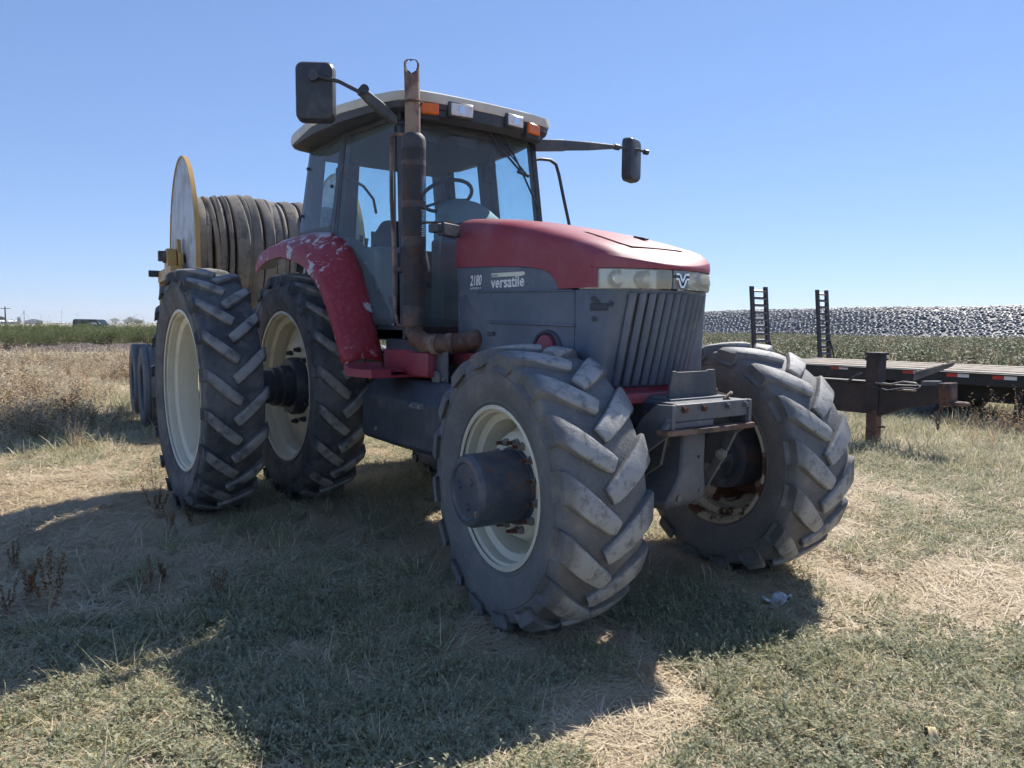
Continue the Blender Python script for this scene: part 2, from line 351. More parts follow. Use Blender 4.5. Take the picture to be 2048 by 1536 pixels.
# ---------- tyres
def tyre(RO, W, RB, nl, lh, wt, sweep, static, name, mat, wbase=1.45, rnd=.012, crown=.02, squash=.015, flare=.0):
    b = MB(); Rc = RO - lh; h = Rc - RB; n = 96
    def carc(y):   # carcass radius under a lug
        t = abs(y) / (W / 2); return Rc - crown * t ** 2 - .030 * max(0, t - .86) / .14
    half = [(.40 * W, RB - .012), (.42 * W, RB + .02), (.455 * W, RB + .20 * h), (.49 * W, RB + .42 * h), (.50 * W, RB + .58 * h), (.492 * W, RB + .74 * h), (.482 * W, RB + .86 * h), (.468 * W, Rc - .030), (.445 * W, Rc - .012 - crown * .5), (.38 * W, Rc - crown * .62), (.2 * W, Rc - crown * .18), (0, Rc)]
    prof = half + [(-y, r) for y, r in half[::-1][1:]]
    b.lathe(prof, n)
    # raised ring ribs on the sidewall
    for s in (-1, 1):
        for fr, ww in ((.10, .010), (.64, .006)):
            rr = RB + fr * h; yy = np.interp(rr, [q[1] for q in half[:8]], [q[0] for q in half[:8]])
            b.lathe([(s * (yy - .004), rr - ww), (s * (yy + .004), rr - ww * .4), (s * (yy + .004), rr + ww * .4), (s * (yy - .004), rr + ww)], n)
    S = [0, .08, .25, .45, .65, .85, .96, 1.0]
    for side in (-1, 1):
        for k in range(nl):
            th0 = 2 * math.pi * (k + (.5 if side > 0 else 0)) / nl + .3
            jit = random.uniform(-.004, .004)
            secs = []
            for s in S:
                y = side * W * (-.045 + .535 * s); th_ = th0 + sweep * (s ** 1.12) + jit
                ph = R(46) * (1 - s) ** .7 * (1 if s < .9 else .5)
                rt = RO - crown * 1.1 * (abs(y) / (W / 2)) ** 2; rb = carc(y) - .012
                wtop = wt * ((1.0 + flare * s) if s > .04 else .92); wb = wtop * (wbase - .18 * s)
                row = []
                e = rnd
                for off, rr in ((-wb / 2, rb), (-wtop / 2 - e * .3, rt - e * 1.5), (-wtop / 2 + e * .35, rt - e * .3), (-wtop / 2 + e * 1.3, rt), (wtop / 2 - e * 1.3, rt), (wtop / 2 - e * .35, rt - e * .3), (wtop / 2 + e * .3, rt - e * 1.5), (wb / 2, rb)):
                    if s == 0: rr = rr - .004
                    q = th_ + off * math.cos(ph) / RO; yy = y - side * off * math.sin(ph) * .55
                    if s == 1.0: yy += side * .012 * (1 if rr > rb + .01 else 2.2); rr -= .012
                    row.append((rr * math.cos(q), yy, rr * math.sin(q)))
                secs.append(row)
            # shoulder pad running down the sidewall
            y = side * W * .493; q0 = th0 + sweep + jit; row = []
            for j, p in enumerate(secs[-1]):
                fr = (j - 3.5) / 3.5; q = q0 + fr * wt * .40 * (1 + flare) / RO; rr = Rc - .075 + .02 * abs(fr) ** 3 - (.012 if j in (0, 7) else 0)
                row.append((rr * math.cos(q), y, rr * math.sin(q)))
            secs.append(row)
            b.loft(secs, True, True)
    zmin = -(static + squash); zs = -static
    vv = []
    for x, y, z in b.v:
        if z < zs:
            z2 = zs + (z - zs) * .12; f = min(1, (zs - z) / .06); y = y * (1 + .07 * f); z = z2
        elif z < zs + .12: y *= 1 + .03 * (1 - (z - zs) / .12)
        vv.append((x, y, z))
    b.v = vv
    return b.mesh(name, mat, 38)
ME_RT = tyre(.925, .405, .605, 20, .042, .078, .215, ZR - .035, 'tyre', 'rubber', 1.35, .008, .02, .015, .05)
ME_FT = tyre(.710, .462, .402, 16, .036, .098, .290, ZF + .028, 'tyre', 'worn_rubber', 1.22, .014, .026, .015, .55)

def rim_profile(rw, r, well=.05):
    h = rw / 2   # closed ring profile, outer face at y=-h
    o = [(-h, r - .002), (-h - .006, r + .004), (-h - .004, r + .012), (-h + .012, r + .006), (-h + .02, r - .014), (-h + .05, r - .020), (-h + .068, r - .018), (-h + .085, r - well), (-h + .15, r - well - .012)]
    o2 = [(-y, q) for y, q in o[::-1]]
    inner = o + o2
    return inner + [(y, q - .010) for y, q in inner[::-1]]
def bolt(b, c, ax, r, h):
    c = Vector(c); ax = Vector(ax).normalized(); b.tube([c, c + ax * h * .45], r * 1.35, 10); b.tube([c + ax * h * .40, c + ax * h], r, 6)

# ---------- rear wheels
def rear_wheel(yc, side, inner):
    """rim of one rear wheel with its tyre; side=-1 right, +1 left"""
    b = MB(); b.lathe([(-side * y, r) for y, r in rim_profile(.33, .598, .06)], 72, True)
    # dished disc
    yd = .10 if not inner else .02
    prof = [(yd - .05, .54), (yd - .02, .50), (yd - .01, .36), (yd - .035, .33), (yd - .035, .20)]
    if inner: prof = [(.06, .545), (.02, .52), (-.01, .40), (-.03, .36), (-.03, .17)]
    else: prof = [(.16, .545), (.155, .50), (.15, .40), (.15, .18)]
    P = [(-side * y, r) for y, r in prof]; P2 = [(y + .012, r) for y, r in P[::-1]]
    b.lathe(P + P2, 60, True)
    wh = b.build('wheel', 'cream', T, 40, loc=(0, yc, ZR))
    link('tyre', ME_RT, wh, rot=(0, random.uniform(0, 6), 0) if False else None)
    if inner and side < 0:
        h = MB()
        h.lathe([(-.02, .0), (-.02, .235), (-.10, .235), (-.125, .22), (-.125, .0)], 40)
        h.lathe([(-.12, .17), (-.20, .17), (-.21, .155), (-.26, .155), (-.27, .135), (-.36, .135), (-.37, .11), (-.42, .11), (-.43, 0)], 36)
        h.build('hub', 'black_plastic', wh, 35)
        for k in range(10):
            q = 2 * math.pi * (k + .3) / 10; bb = MB(); bolt(bb, (.30 * math.cos(q), -.035, .30 * math.sin(q)), (0, -1, 0), .016, .05)
            bb.build('bolt', 'black_plastic', wh, 30)
    return wh
for side in (-1, 1):
    rear_wheel(side * .726, side, True); rear_wheel(side * 1.50, side, False)
b2 = MB(); b2.cyl((0, -1.30, ZR), (0, 1.30, ZR), .055, 24); b2.cyl((0, -.60, ZR), (0, .60, ZR), .19, 28); b2.build('rear_axle', 'frame_iron', T)

# ---------- front wheels
def front_wheel(c, side):
    b = MB(); sy = 1 if side < 0 else -1   # outer face towards -Y for the right wheel
    b.lathe([(sy * y, r) for y, r in rim_profile(.385, .398, .052)], 72, True)
    # wheel disc: mounting ring standing proud, waved outer rim
    P = [(.055, .352), (.035, .335), (.02, .315), (-.005, .295), (-.055, .275), (-.078, .262), (-.086, .245), (-.086, .165), (-.07, .16), (-.07, .245), (-.05, .262), (.02, .30), (.055, .335)]
    b.lathe([(sy * y, r) for y, r in P], 60, True)
    wh = b.build('wheel', 'cream' if side < 0 else 'cream_rusty', T, 40, loc=c, rot=(0, 0, DEL))
    link('tyre', ME_FT, wh)
    h = MB(); P = [(.12, 0), (.12, .20), (-.07, .20), (-.10, .195), (-.10, .182), (-.345, .178), (-.364, .166), (-.368, .140), (-.360, .130), (-.360, .0)]
    h.lathe([(sy * y, r) for y, r in P], 44)
    hub = h.build('hub', 'hub_paint', wh, 30)
    if side < 0:
        p = MB(); p.cyl((.125, -.355, -.085), (.125, -.374, -.085), .015, 14); p.build('drain_plug', 'bolt_steel', wh)
        for q in (20, 140, 260):
            p = MB(); q = R(q + 25); p.cyl((.075 * math.cos(q), -.355, .075 * math.sin(q)), (.075 * math.cos(q), -.372, .075 * math.sin(q)), .022, 16, .016); p.build('cover_bolt', 'hub_paint', wh)
    lug = MB()
    for j, o in ((0, 0),): pass
    for k, q in enumerate([R(t) for t in (-82, -70, -40, -12, 16, 44, 70, 84, 110, 140, 168, 196, 224, 252)]):
        bb = MB(); cx, cz = .222 * math.cos(q), .222 * math.sin(q)
        bolt(bb, (cx, sy * -.086, cz), (0, -sy, 0), .015, .034); bb.build('nut', 'bolt_steel', wh, 30)
        bb = MB(); bb.cyl((cx, sy * -.115, cz), (cx, sy * -.15, cz), .0095, 8); bb.build('stud', 'bolt_rust', wh, 30)
    return wh
front_wheel((L, -.672, ZF), -1)
front_wheel((3.06, .940, ZF), 1)
b = MB()
b.loft([[(L + x, y, ZF + z) for x, z in ((-w_, -h_), (w_, -h_), (w_ * 1.1, 0), (w_, h_), (-w_, h_), (-w_ * 1.1, 0))] for y, w_, h_ in ((-.62, .07, .09), (-.50, .10, .13), (-.40, .085, .10), (-.20, .11, .13), (.2, .11, .13), (.40, .085, .10), (.55, .085, .10), (.72, .10, .13), (.85, .07, .09))])
b.build('front_axle', 'frame_iron', T, 30, .008)
for y0, sg in ((-.60, -1), (.84, 1)):   # steering knuckles
    b = MB(); b.cyl((L, y0, ZF - .19), (L, y0, ZF + .19), .075, 18); b.cyl((L, y0 - sg * .08, ZF), (L, y0 + sg * .1, ZF), .15, 24); b.build('knuckle', 'frame_iron', T, 35, .006)
b = MB(); b.cyl((L + .16, -.55, ZF + .02), (L + .16, .72, ZF + .02), .024, 12); b.cyl((L + .16, -.22, ZF + .02), (L + .16, .25, ZF + .02), .042, 16); b.build('tie_rod', 'iron_grey', T)

# ---------- chassis
b = MB(); b.box((2.15, 0, .98), (2.1, .50, .46)); b.box((.55, 0, .95), (1.4, .62, .60)); b.box((3.05, 0, .98), (.75, .40, .28)); b.box((1.55, 0, .70), (.9, .34, .22)); b.build('chassis', 'frame_iron', T, 30, .02)
b = MB(); b.box((3.02, 0, 1.105), (.72, .70, .05)); b.box((1.95, 0, 1.255), (1.0, .80, .10)); b.build('frame_rail', 'red_paint', T, 30, .006)
b = MB(); b.box((2.35, 0, 1.62), (1.1, .62, .55)); b.build('engine', 'frame_iron', T, 30, .02)

# ---------- hood
YH = .43; XR = 1.93
def xf(y): return 3.395 - .82 * y * y - 1.6 * max(0, abs(y) - .36) ** 1.3
def topz(x): return float(np.interp(x, [1.9, 2.1, 2.4, 2.7, 3.0, 3.2, 3.32, 3.42], [2.135, 2.115, 2.07, 2.01, 1.935, 1.875, 1.835, 1.80]))
ZL = 1.752   # lamp top
edge_px = [(905.6, 536), (950, 534), (1000, 532.5), (1040, 533), (1065, 535), (1084, 538.5), (1098, 546), (1107, 556), (1113, 567), (1116, 578)]
edge = [at(px, py, 1, -YH) for px, py in edge_px]; edge = [(float(p[0]), float(p[2])) for p in edge]
def zbot(x): return max(ZL, float(np.interp(x, [e[0] for e in edge], [e[1] for e in edge])))
vprof = [(YH, 0), (YH, .25), (YH, .5), (YH - .002, .70), (YH - .010, .83), (YH - .028, .925), (YH - .060, .985), (YH - .11, 1.02), (.2, 1.055), (.1, 1.07), (0, 1.075)]
vfull = [(-y, t) for y, t in vprof] + [(y, t) for y, t in vprof[::-1][1:]]
us = [0, .004, .02, .06, .15, .3, .42, .5, .55, .58, .61, .64, .67, .72, .78, .84, .90, .955, .985, 1.0]
secs = []
for u in us:
    row = []
    for y, t in vfull:
        yy = y
        x = XR + u * (xf(yy) - XR); tz = topz(x) - (.018 if u == 0 else .004 if u == .004 else 0)
        if u > .9: tz -= .035 * ((u - .9) / .1) ** 3
        zb_ = zbot(x) if abs(yy) > YH - .04 else ZL; row.append((x, yy, zb_ + t * (tz - zb_)) if abs(yy) > YH - .001 else (x, yy, ZL + t * (tz - ZL)))
    secs.append(row)
b = MB()
b.loft(secs, False, False)
rows = []
for dz, dx in ((0, 0), (.25, .006), (.6, .008), (1.0, .004)):   # front lip down to the lamps
    rows.append([(p[0] + dx, p[1] * (1 if True else 0), p[2] + (ZL - p[2]) * dz) for p in secs[-1]])
b.loft(rows, False, False)
b.add([p for p in secs[0]], [tuple(range(len(secs[0])))])
# lower side skirts with the curved cut
x_l = float(at(1190, 560, 1, -YH)[0])
for s in (-1, 1):
    lowe = [e for e in edge if e[1] < ZL]; xz = float(np.interp(-ZL, [-e[1] for e in edge[4:]], [e[0] for e in edge[4:]]))
    b.prism([(x, s * YH, z) for x, z in [(xz, ZL), (x_l, ZL), (x_l, edge[-1][1])] + lowe[::-1]], (0, -s * .02, 0))
hood = b.build('hood', 'red_paint', T, 32)
# raised lid on the nose
def hoodtop(x, y):
    t = np.interp(abs(y), [q[0] for q in vprof[::-1]], [q[1] for q in vprof[::-1]]); return ZL + t * (topz(x) - ZL)
b = MB(); P = []
for x, yl in ((2.86, .19), (3.02, .215), (3.18, .22), (3.25, .20)): P.append([(x, y, hoodtop(x, y) + .006) for y in np.linspace(-yl, yl, 9)])
b.loft(P, False, False); b.build('hood_lid', 'red_paint', T)
b = MB(); b.box((3.02, .10, hoodtop(3.02, .1) + .012), (.09, .035, .012), Matrix.Rotation(.22, 3, 'Y')); b.build('lid_handle', 'black_plastic', T, bevel=.004)

# ---------- grey side panels and nose
Z0 = 1.15; ZS = 1.648
xs = float(at(1149, 620, 1, -YH)[0])
for s in (-1, 1):
    b = MB(); yp = s * (YH - .004)
    diag = [at(px, py, 1, -YH) for px, py in ((913, 562), (977, 672), (990, 694))]; diag = [(float(p[0]), float(p[2])) for p in diag]
    top = [(x, z) for x, z in edge]
    poly = [(XR, edge[0][1])] + top[1:] + [(xs - .004, ZS), (xs - .004, Z0), (diag[2][0], Z0)] + diag[::-1]
    b.prism([(x, yp, z) for x, z in poly], (0, -s * .03, 0))
    sp_ = b.build('side_panel', 'dark_panel', T, 30, .004)
    # moulded step lines
    p0, p1 = at(952, 583, 1, -YH), at(1146, 581, 1, -YH)
    g = MB(); g.bar((p0[0], yp - s * .0 + s * .003, p0[2]), (p1[0], yp + s * .003, p1[2]), .012, .012); g.build('moulding', 'dark_panel', sp_, 30, .004)
    p0, p1 = at(978, 644, 1, -YH), at(1150, 651, 1, -YH)
    g = MB(); g.bar((p0[0], yp + s * .003, p0[2]), (p1[0], yp + s * .003, p1[2]), .016, .016); g.build('moulding', 'dark_panel', sp_, 30, .005)
    g = MB(); p0 = at(982, 668, 1, -YH); g.bar((p0[0] - .03, yp + s * .004, p0[2]), (p0[0] + .035, yp + s * .004, p0[2] + .004), .014, .022); g.build('latch', 'black_plastic', sp_, 30, .003)
    # recessed rear panel in front of the cab
    b = MB(); b.prism([(XR - .02, s * (YH - .03), 1.84), (XR - .02, s * (YH - .03), 1.30), (diag[2][0] + .06, s * (YH - .03), 1.30), (diag[2][0] + .06, s * (YH - .03), 1.5), (XR + .3, s * (YH - .03), 1.72)], (0, -s * .03, 0))
    b.build('rear_panel', 'dark_panel', T)
    b = MB(); b.box((2.33, s * (YH + .0), 1.225), (.70, .05, .135)); b.build('lower_rail', 'red_paint', T, bevel=.006)
    # red filler cap in its arched recess
    pc = at(1094, 684, 1, -YH); b = MB(); b.cyl((pc[0], s * (YH - .012), pc[2] - .03), (pc[0], s * (YH + .022), pc[2] - .03), .070, 28); b.build('fender_cap', 'red_paint', T, 35, .006)
    b = MB(); b.tube([(pc[0] + .115 * math.cos(q), s * (YH + .0), pc[2] - .045 + .10 * math.sin(q)) for q in np.linspace(.1, math.pi - .1, 14)], .012, 8); b.build('arch_trim', 'black_plastic', T)
# nose wrap (plan path round the front, undercut below)
def path(y):   # front plan curve incl. rounded corners
    return xf(y) - .018
ys = list(np.concatenate([np.linspace(-YH + .004, -.36, 7), np.linspace(-.34, .34, 18), np.linspace(.36, YH - .004, 7)]))
def nose_pt(x, y, z, wgt): return (x - .125 * wgt * (ZS - z) / .5, y, z)
rows = []
for z in np.linspace(ZS, Z0, 7):
    row = [(xs + .002, -YH + .004, z), ((xs + path(ys[0])) / 2, -YH + .004, z)]
    for y in ys: row.append(nose_pt(path(y), y, z, float(smooth(YH, .25, abs(y))) if abs(y) > .25 else 1))
    row += [((xs + path(ys[-1])) / 2, YH - .004, z), (xs + .002, YH - .004, z)]
    rows.append(row)
b = MB(); b.loft(rows, False, False)
b.add(rows[0], [tuple(range(len(rows[0])))])
nose = b.build('nose_panel', 'dark_panel', T, 40)
# grille slats
GY_ = .262
gr = MB(); P = []
for z in (ZS - .018, Z0 + .012): P.append([nose_pt(path(y) + .006, y, z, 1) for y in np.linspace(-GY_, GY_, 15)])
gr.loft(P, False, False); grille = gr.build('grille', 'black_plastic', T)
for y in np.linspace(-GY_, GY_, 11):
    s_ = MB(); tpt = Vector(nose_pt(path(y) + .008, y, ZS - .02, 1)); bpt = Vector(nose_pt(path(y) + .008, y, Z0 + .01, 1))
    prof = [(-.002, -.0215), (.004, -.0205), (.022, -.004), (.022, .006), (.004, .0185), (-.002, .0195)]
    s_.loft([[(q.x + dx, q.y + dy, q.z) for dx, dy in prof] for q in (tpt, tpt.lerp(bpt, .5), bpt)])
    s_.build('slat', 'dark_panel', grille, 50)
b = MB(); b.loft([[nose_pt(path(y) + dx, y, z, 1) for dx, z in ((.0, Z0 - .045), (.028, Z0 - .04), (.03, Z0 - .005), (0, Z0))] for y in np.linspace(-.34, .34, 13)]); b.build('lower_trim', 'red_paint', T)
# small bracket and screws on the nose corner
b = MB(); q = nose_pt(path(-.385), -.385, 1.56, .3); b.box((q[0] - .01, q[1] - .012, q[2]), (.09, .012, .035), Matrix.Rotation(.75, 3, 'Z')); b.build('corner_bracket', 'black_plastic', T, bevel=.004)
for yy, zz in ((-.41, 1.60), (-.405, 1.50), (-.35, 1.575), (-.40, 1.585)):
    b = MB(); q = nose_pt(path(yy), yy, zz, .2); b.cyl((q[0] - .01, q[1] + .004, q[2]), (q[0] + .006, q[1] - .014, q[2]), .013, 14); b.build('screw', 'black_plastic', T)
# headlamps: one clear band either side of the emblem
def lampstrip(y0, y1, dx, z0, z1, n=14): return [[(xf(y) + dx, y, z) for y in np.linspace(y0, y1, n)] for z in (z0, z1)]
for y0, y1, s in ((-.4215, -.062, -1), (.062, .4215, 1)):
    yy = list(np.linspace(y0, y1, 16)); zl0, zl1 = ZS + .004, ZL - .003
    b = MB(); inn = [[(xf(y) - .065, y, z) for y in yy] for z in (zl0, zl1)]; b.loft(inn, False, False)
    b.loft([[(xf(y) - .065, y, zl0 + .001) for y in yy], [(xf(y) + .0, y, zl0 + .001) for y in yy]], False, False)
    lamp = b.build('headlight', 'chrome', T)
    for yc in ((-.33, -.19) if s < 0 else (.19, .33)):
        d = MB(); d.lathe([(0, .012), (.01, .03), (.03, .043), (.034, .046), (.03, .046), (.0, .034)], 24)
        rf = d.build('reflector', 'chrome', lamp, 50, loc=(xf(yc) - .058, yc, (zl0 + zl1) / 2), rot=(0, 0, R(-90) + .3 * -s))
    # lens, wraps round the corner
    ye = list(yy); P = []
    for dx, z in ((.0, zl0), (.006, zl0 + .012), (.007, (zl0 + zl1) / 2), (.006, zl1 - .012), (0, zl1)): 
        row = [(xf(y) + dx, y, z) for y in ye]
        end = (xf(y0 if s < 0 else y1) - .10, s * (YH - .004), z)
        P.append(([end] + row) if s < 0 else (row + [end]))
    c_ = MB(); c_.loft(P, False, False); c_.build('lens', 'lamp_lens', lamp, 50)
# emblem plate with raised ribs and V mark
b = MB(); b.prism([(xf(0) + .004, y, z) for y, z in ((-.058, ZS + .006), (.058, ZS + .006), (.058, ZL - .002), (-.058, ZL - .002))], (-.03, 0, 0)); em = b.build('emblem', 'decal_cream', T, bevel=.003)
em.data.materials[0] = MAT['iron_grey']
for y in np.linspace(-.05, .05, 11):
    g = MB(); g.box((xf(0) + .006, y, (ZS + ZL) / 2), (.006, .004, .092)); g.build('rib', 'galvanised', em)
vx = xf(0) + .014
g = MB(); zc = (ZS + ZL) / 2
for o_ in (0, .021):
    pts = [(-.048, .028 - o_ * .0), (-.020, .028), (0, -.012), (.020, .028), (.048, .028)]
    if o_: pts = [(-.048, .004), (-.028, .004), (-.012, -.034), (.012, -.034), (.028, .004), (.048, .004)]
    for (y1, z1), (y2, z2) in zip(pts[:-1], pts[1:]): g.bar((vx, y1, zc + z1), (vx, y2, zc + z2), .010, .012, (1, 0, 0))
g.build('v_mark', 'chrome', em)
g = MB()
for o_ in (0,):
    for (y1, z1), (y2, z2) in zip([(-.052, .016), (-.024, .016), (0, -.022), (.024, .016), (.052, .016)][:-1], [(-.052, .016), (-.024, .016), (0, -.022), (.024, .016), (.052, .016)][1:]): g.bar((vx - .004, y1, zc + z1), (vx - .004, y2, zc + z2), .012, .012, (1, 0, 0))
g.build('v_dark_line', 'black_plastic', em)  # black V line set between the chrome strokes
# lettering
def XZ(px, py): p = at(px, py, 1, -YH - .002); return float(p[0]), float(p[2])
yd = -YH + .0015
x0, z0 = XZ(939, 572.5); x1, z1 = XZ(961.5, 549); decal('model_number', '2180', x0, x1, z0, z1, yd, 'decal_white', T, .03, .01)
x0, z0 = XZ(939, 579); x1, z1 = XZ(961, 573.8); decal('series_lettering', 'GENESIS II', x0, x1, z0, z1, yd, 'decal_white', T, .015)
x0, z0 = XZ(981, 577); x1, z1 = XZ(1048, 548.5); decal('maker_lettering', 'versatile', x0, x1, z0, z1, yd - .001, 'decal_white', T, .022)
b = MB(); b.add([(x, yd + .001, z) for x, z in (XZ(981, 554.5), XZ(1041, 551.5), XZ(1047, 549.5), XZ(1049, 546), XZ(1046, 542.6), XZ(981, 546.8))], [(0, 1, 2, 3, 4, 5)]); b.build('name_banner', 'decal_cream', T, 0)
xa, za = XZ(982, 553.2); xb, zb = XZ(995, 548.2); decal('banner_lettering', 'buhler', xa, xb, za, zb, yd - .0015, 'black_plastic', T, .01)

# ---------- cab
def yA(z): return .62 - .06 * (z - 1.5) / 1.37
def yB(z): return .72 - .10 * (z - 2.13) / .77
def xA(z): return 1.58 - .16 * (z - 1.5) / 1.37
def side_y(x, z):
    t = min(1, max(0, (xA(z) - x) / (xA(z) - .68))); return yA(z) + (yB(z) - yA(z)) * t
def sidept(px, py):
    y = .68
    for _ in range(12):
        p = at(px, py, 1, -y); y = side_y(p[0], p[2])
    p = at(px, py, 1, -y); return (float(p[0]), float(p[2]))
ZT = 2.88
cabf = MB()
def S3(x, z, s, d=0): return (x, s * (side_y(x, z) + d), z)
doorpx = [(690, 262), (668, 470), (690, 492), (706, 522), (722, 570), (738, 625), (748, 652), (762, 657)]
door = [sidept(*q) for q in doorpx]
for s in (-1, 1):
    # A, B, C pillars: each its own part
    b = MB(); b.loft([[(xA(z) + dx, s * (yA(z) + dy), z) for dx, dy in ((-.03, .012), (.028, .005), (.028, -.04), (-.03, -.04))] for z in (1.42, 2.0, 2.5, ZT)]); b.build('pillar', 'black_plastic', T, 40, .006)
    xb = [(p[0], p[1]) for p in door[:2]]
    b = MB(); zz = [ZT, 2.13, 1.75, 1.42]; xx = [.67, .66, .62, .60]
    b.loft([[(x + dx, s * (yB(z) + dy), z) for dx, dy in ((-.045, .010), (.03 if s < 0 else .15, .010), (.03 if s < 0 else .13, -.05), (-.045, -.05))] for x, z in zip(xx, zz)]); b.build('pillar', 'black_plastic', T, 40, .006)
    b = MB(); b.loft([[(x + dx, s * (yB(z) - .005 + dy), z) for dx, dy in ((-.05, .0), (.02 if s < 0 else .18, .010), (.02 if s < 0 else .16, -.05), (-.05, -.09))] for x, z in ((.0, ZT), (-.04, 2.13), (-.06, 1.5))]); b.build('pillar', 'black_plastic', T, 40, .006)
    # door glass with a dark edge band
    zA0 = 1.47
    outl = [(xA(ZT) - .03, ZT - .01), (xA(2.2) - .035, 2.2), (xA(1.6) - .04, 1.6), (xA(zA0) - .07, zA0), (door[7][0], zA0)] + [(x, z) for x, z in door[6:1:-1]] + [(.715, 2.13), (.71, ZT - .01)]
    n = len(outl); cx = sum(p[0] for p in outl) / n; czz = sum(p[1] for p in outl) / n
    b = MB(); V_ = [S3(x, z, s, .012) for x, z in outl] + [S3(cx + (x - cx) * .5, czz + (z - czz) * .5, s, .012) for x, z in outl] + [S3(cx, czz, s, .012)]
    b.add(V_, [(i, (i + 1) % n, n + (i + 1) % n, n + i) for i in range(n)] + [(n + i, n + (i + 1) % n, 2 * n) for i in range(n)])
    dr = b.build('door', 'window_glass', T, 60)
    b = MB(); inn = []
    for i, (x, z) in enumerate(outl):
        d = math.hypot(cx - x, czz - z); k = .035 / d; inn.append((x + (cx - x) * k, z + (czz - z) * k))
    V_ = [S3(x, z, s, .016) for x, z in outl] + [S3(x, z, s, .016) for x, z in inn]
    b.add(V_, [(i, (i + 1) % n, n + (i + 1) % n, n + i) for i in range(n)]); b.build('door_seal', 'black_plastic', dr, 60)
    b = MB(); b.tube([S3(x, z, s, .0) for x, z in [(door[6][0] + .02, 1.49)] + [(x + .035, z) for x, z in door[6:2:-1]]], .014, 8); b.build('door_frame', 'black_plastic', dr)
    # latch
    lp = sidept(808, 520); b = MB(); b.box(S3(lp[0] - .02, lp[1], s, .02), (.085, .03, .17)); lt = b.build('door_latch', 'black_plastic', dr, 40, .012)
    b = MB(); b.box(S3(lp[0] - .02, lp[1], s, .04), (.03, .02, .09)); b.build('handle', 'iron_grey', dr, bevel=.006)
    # quarter glass, separate tinted pane
    q = [(.64, ZT - .02), (.62, 2.19), (-.02, 2.20), (.02, ZT - .02)]
    b = MB(); b.add([S3(x, z, s, .012) for x, z in q], [(0, 1, 2, 3)]); qg = b.build('quarter_window', 'window_glass', T, 0)
    for x, z in ((.03, 2.72), (-.0, 2.34), (.58, 2.5)):
        p = S3(x, z, s, .012); b = MB(); b.cyl(p, (p[0], p[1] + s * .018, p[2]), .013, 12); b.build('hinge_button', 'black_plastic', qg)
    b = MB(); b.bar(S3(.64, 2.175, s, 0), S3(-.04, 2.185, s, 0), .03, .05); b.build('window_rail', 'black_plastic', T, bevel=.005)
# windshield with slight bow
rows = []
for z in np.linspace(1.50, ZT, 8):
    rows.append([(xA(z) + .015 + .045 * (1 - (t) ** 2), t * (yA(z) - .01), z) for t in np.linspace(-1, 1, 13)])
b = MB(); b.loft(rows, False, False); b.build('windshield', 'window_glass', T, 60)
# rear window, lower rear wall and floor
b = MB(); b.add([(.02, -.58, ZT - .02), (.02, .58, ZT - .02), (-.05, .66, 2.1), (-.05, -.66, 2.1)], [(0, 1, 2, 3)]); b.build('rear_window', 'window_glass', T, 0)
for y0, y1 in ((-.66, -.57), (-.42, -.24)):
    b = MB(); b.loft([[(x + dx, y, z) for dx, y in ((-.02, y0 * k), (-.02, y1 * k), (.02, y1 * k), (.02, y0 * k))] for x, z, k in ((.03, ZT, .9), (-.04, 2.1, 1))]); b.build('rear_post', 'interior_dark', T)
b = MB(); b.box((.02, 0, 1.78), (.06, 1.36, .70)); b.build('rear_wall', 'interior', T, bevel=.01)
b = MB(); b.box((.80, 0, 1.40), (1.62, 1.28, .08)); b.build('cab_floor', 'black_plastic', T, bevel=.01)
b = MB(); b.prism([(.62, -.64, 1.36), (1.62, -.64, 1.36), (1.66, -.64, 1.46), (.62, -.64, 1.46)], (0, 1.28, 0)); b.build('cab_sill', 'black_plastic', T, bevel=.01)
b = MB(); b.prism([(1.40, -.665, 1.21), (1.86, -.62, 1.21), (1.86, -.62, 1.36), (1.40, -.665, 1.375)], (0, .2, 0)); b.build('sill_box', 'black_plastic', T, bevel=.015)
# wheel arch inside the cab, dark
for s in (-1, 1):
    b = MB(); arc = [(.60 + .0, 1.42), (1.28, 1.42), (1.22, 1.58), (1.08, 1.80), (.92, 1.98), (.70, 2.11), (.60, 2.13)]
    b.prism([(x - .04, s * .66, z) for x, z in arc], (0, -s * .16, 0)); b.build('inner_arch', 'interior', T, bevel=.02)
# roof
half = [(-.12, 0), (-.12, .62), (-.08, .74), (.02, .80), (.5, .82), (.95, .79), (1.30, .715), (1.50, .645), (1.575, .60), (1.61, .53), (1.635, .40), (1.65, .2), (1.655, 0)]
plan = half + [(x, -y) for x, y in half[::-1][1:-1]]
def ring(k, z, dz=0): return [(.77 + (x - .77) * k, y * k, z + dz * abs(y)) for x, y in plan]
def ringo(o, z):
    out = []
    for x, y in plan:
        d = math.hypot(x - .77, y * 1.1); out.append((x - (x - .77) / d * o, y - y / d * o, z(x, y) if callable(z) else z))
    return out
lowz = lambda x, y: 2.915 + .022 * math.sin((x + .1) * 1.7) + (-.03 if x < .1 else 0)
b = MB(); b.loft([ringo(.006, lowz), ringo(0, lambda x, y: lowz(x, y) + .012), ringo(.004, lambda x, y: lowz(x, y) + .06), ringo(.03, 2.990), ringo(.09, 3.012), ringo(.25, 3.03), ringo(.45, 3.035)]); b.build('roof', 'roof_cream', T, 40)
b = MB(); b.loft([ringo(.16, 2.872), ringo(.045, 2.872), ringo(.018, 2.885), ringo(.008, lambda x, y: lowz(x, y) + .004), ringo(.1, lambda x, y: lowz(x, y) + .003)]); b.build('roof_underside', 'black_plastic', T, 40)
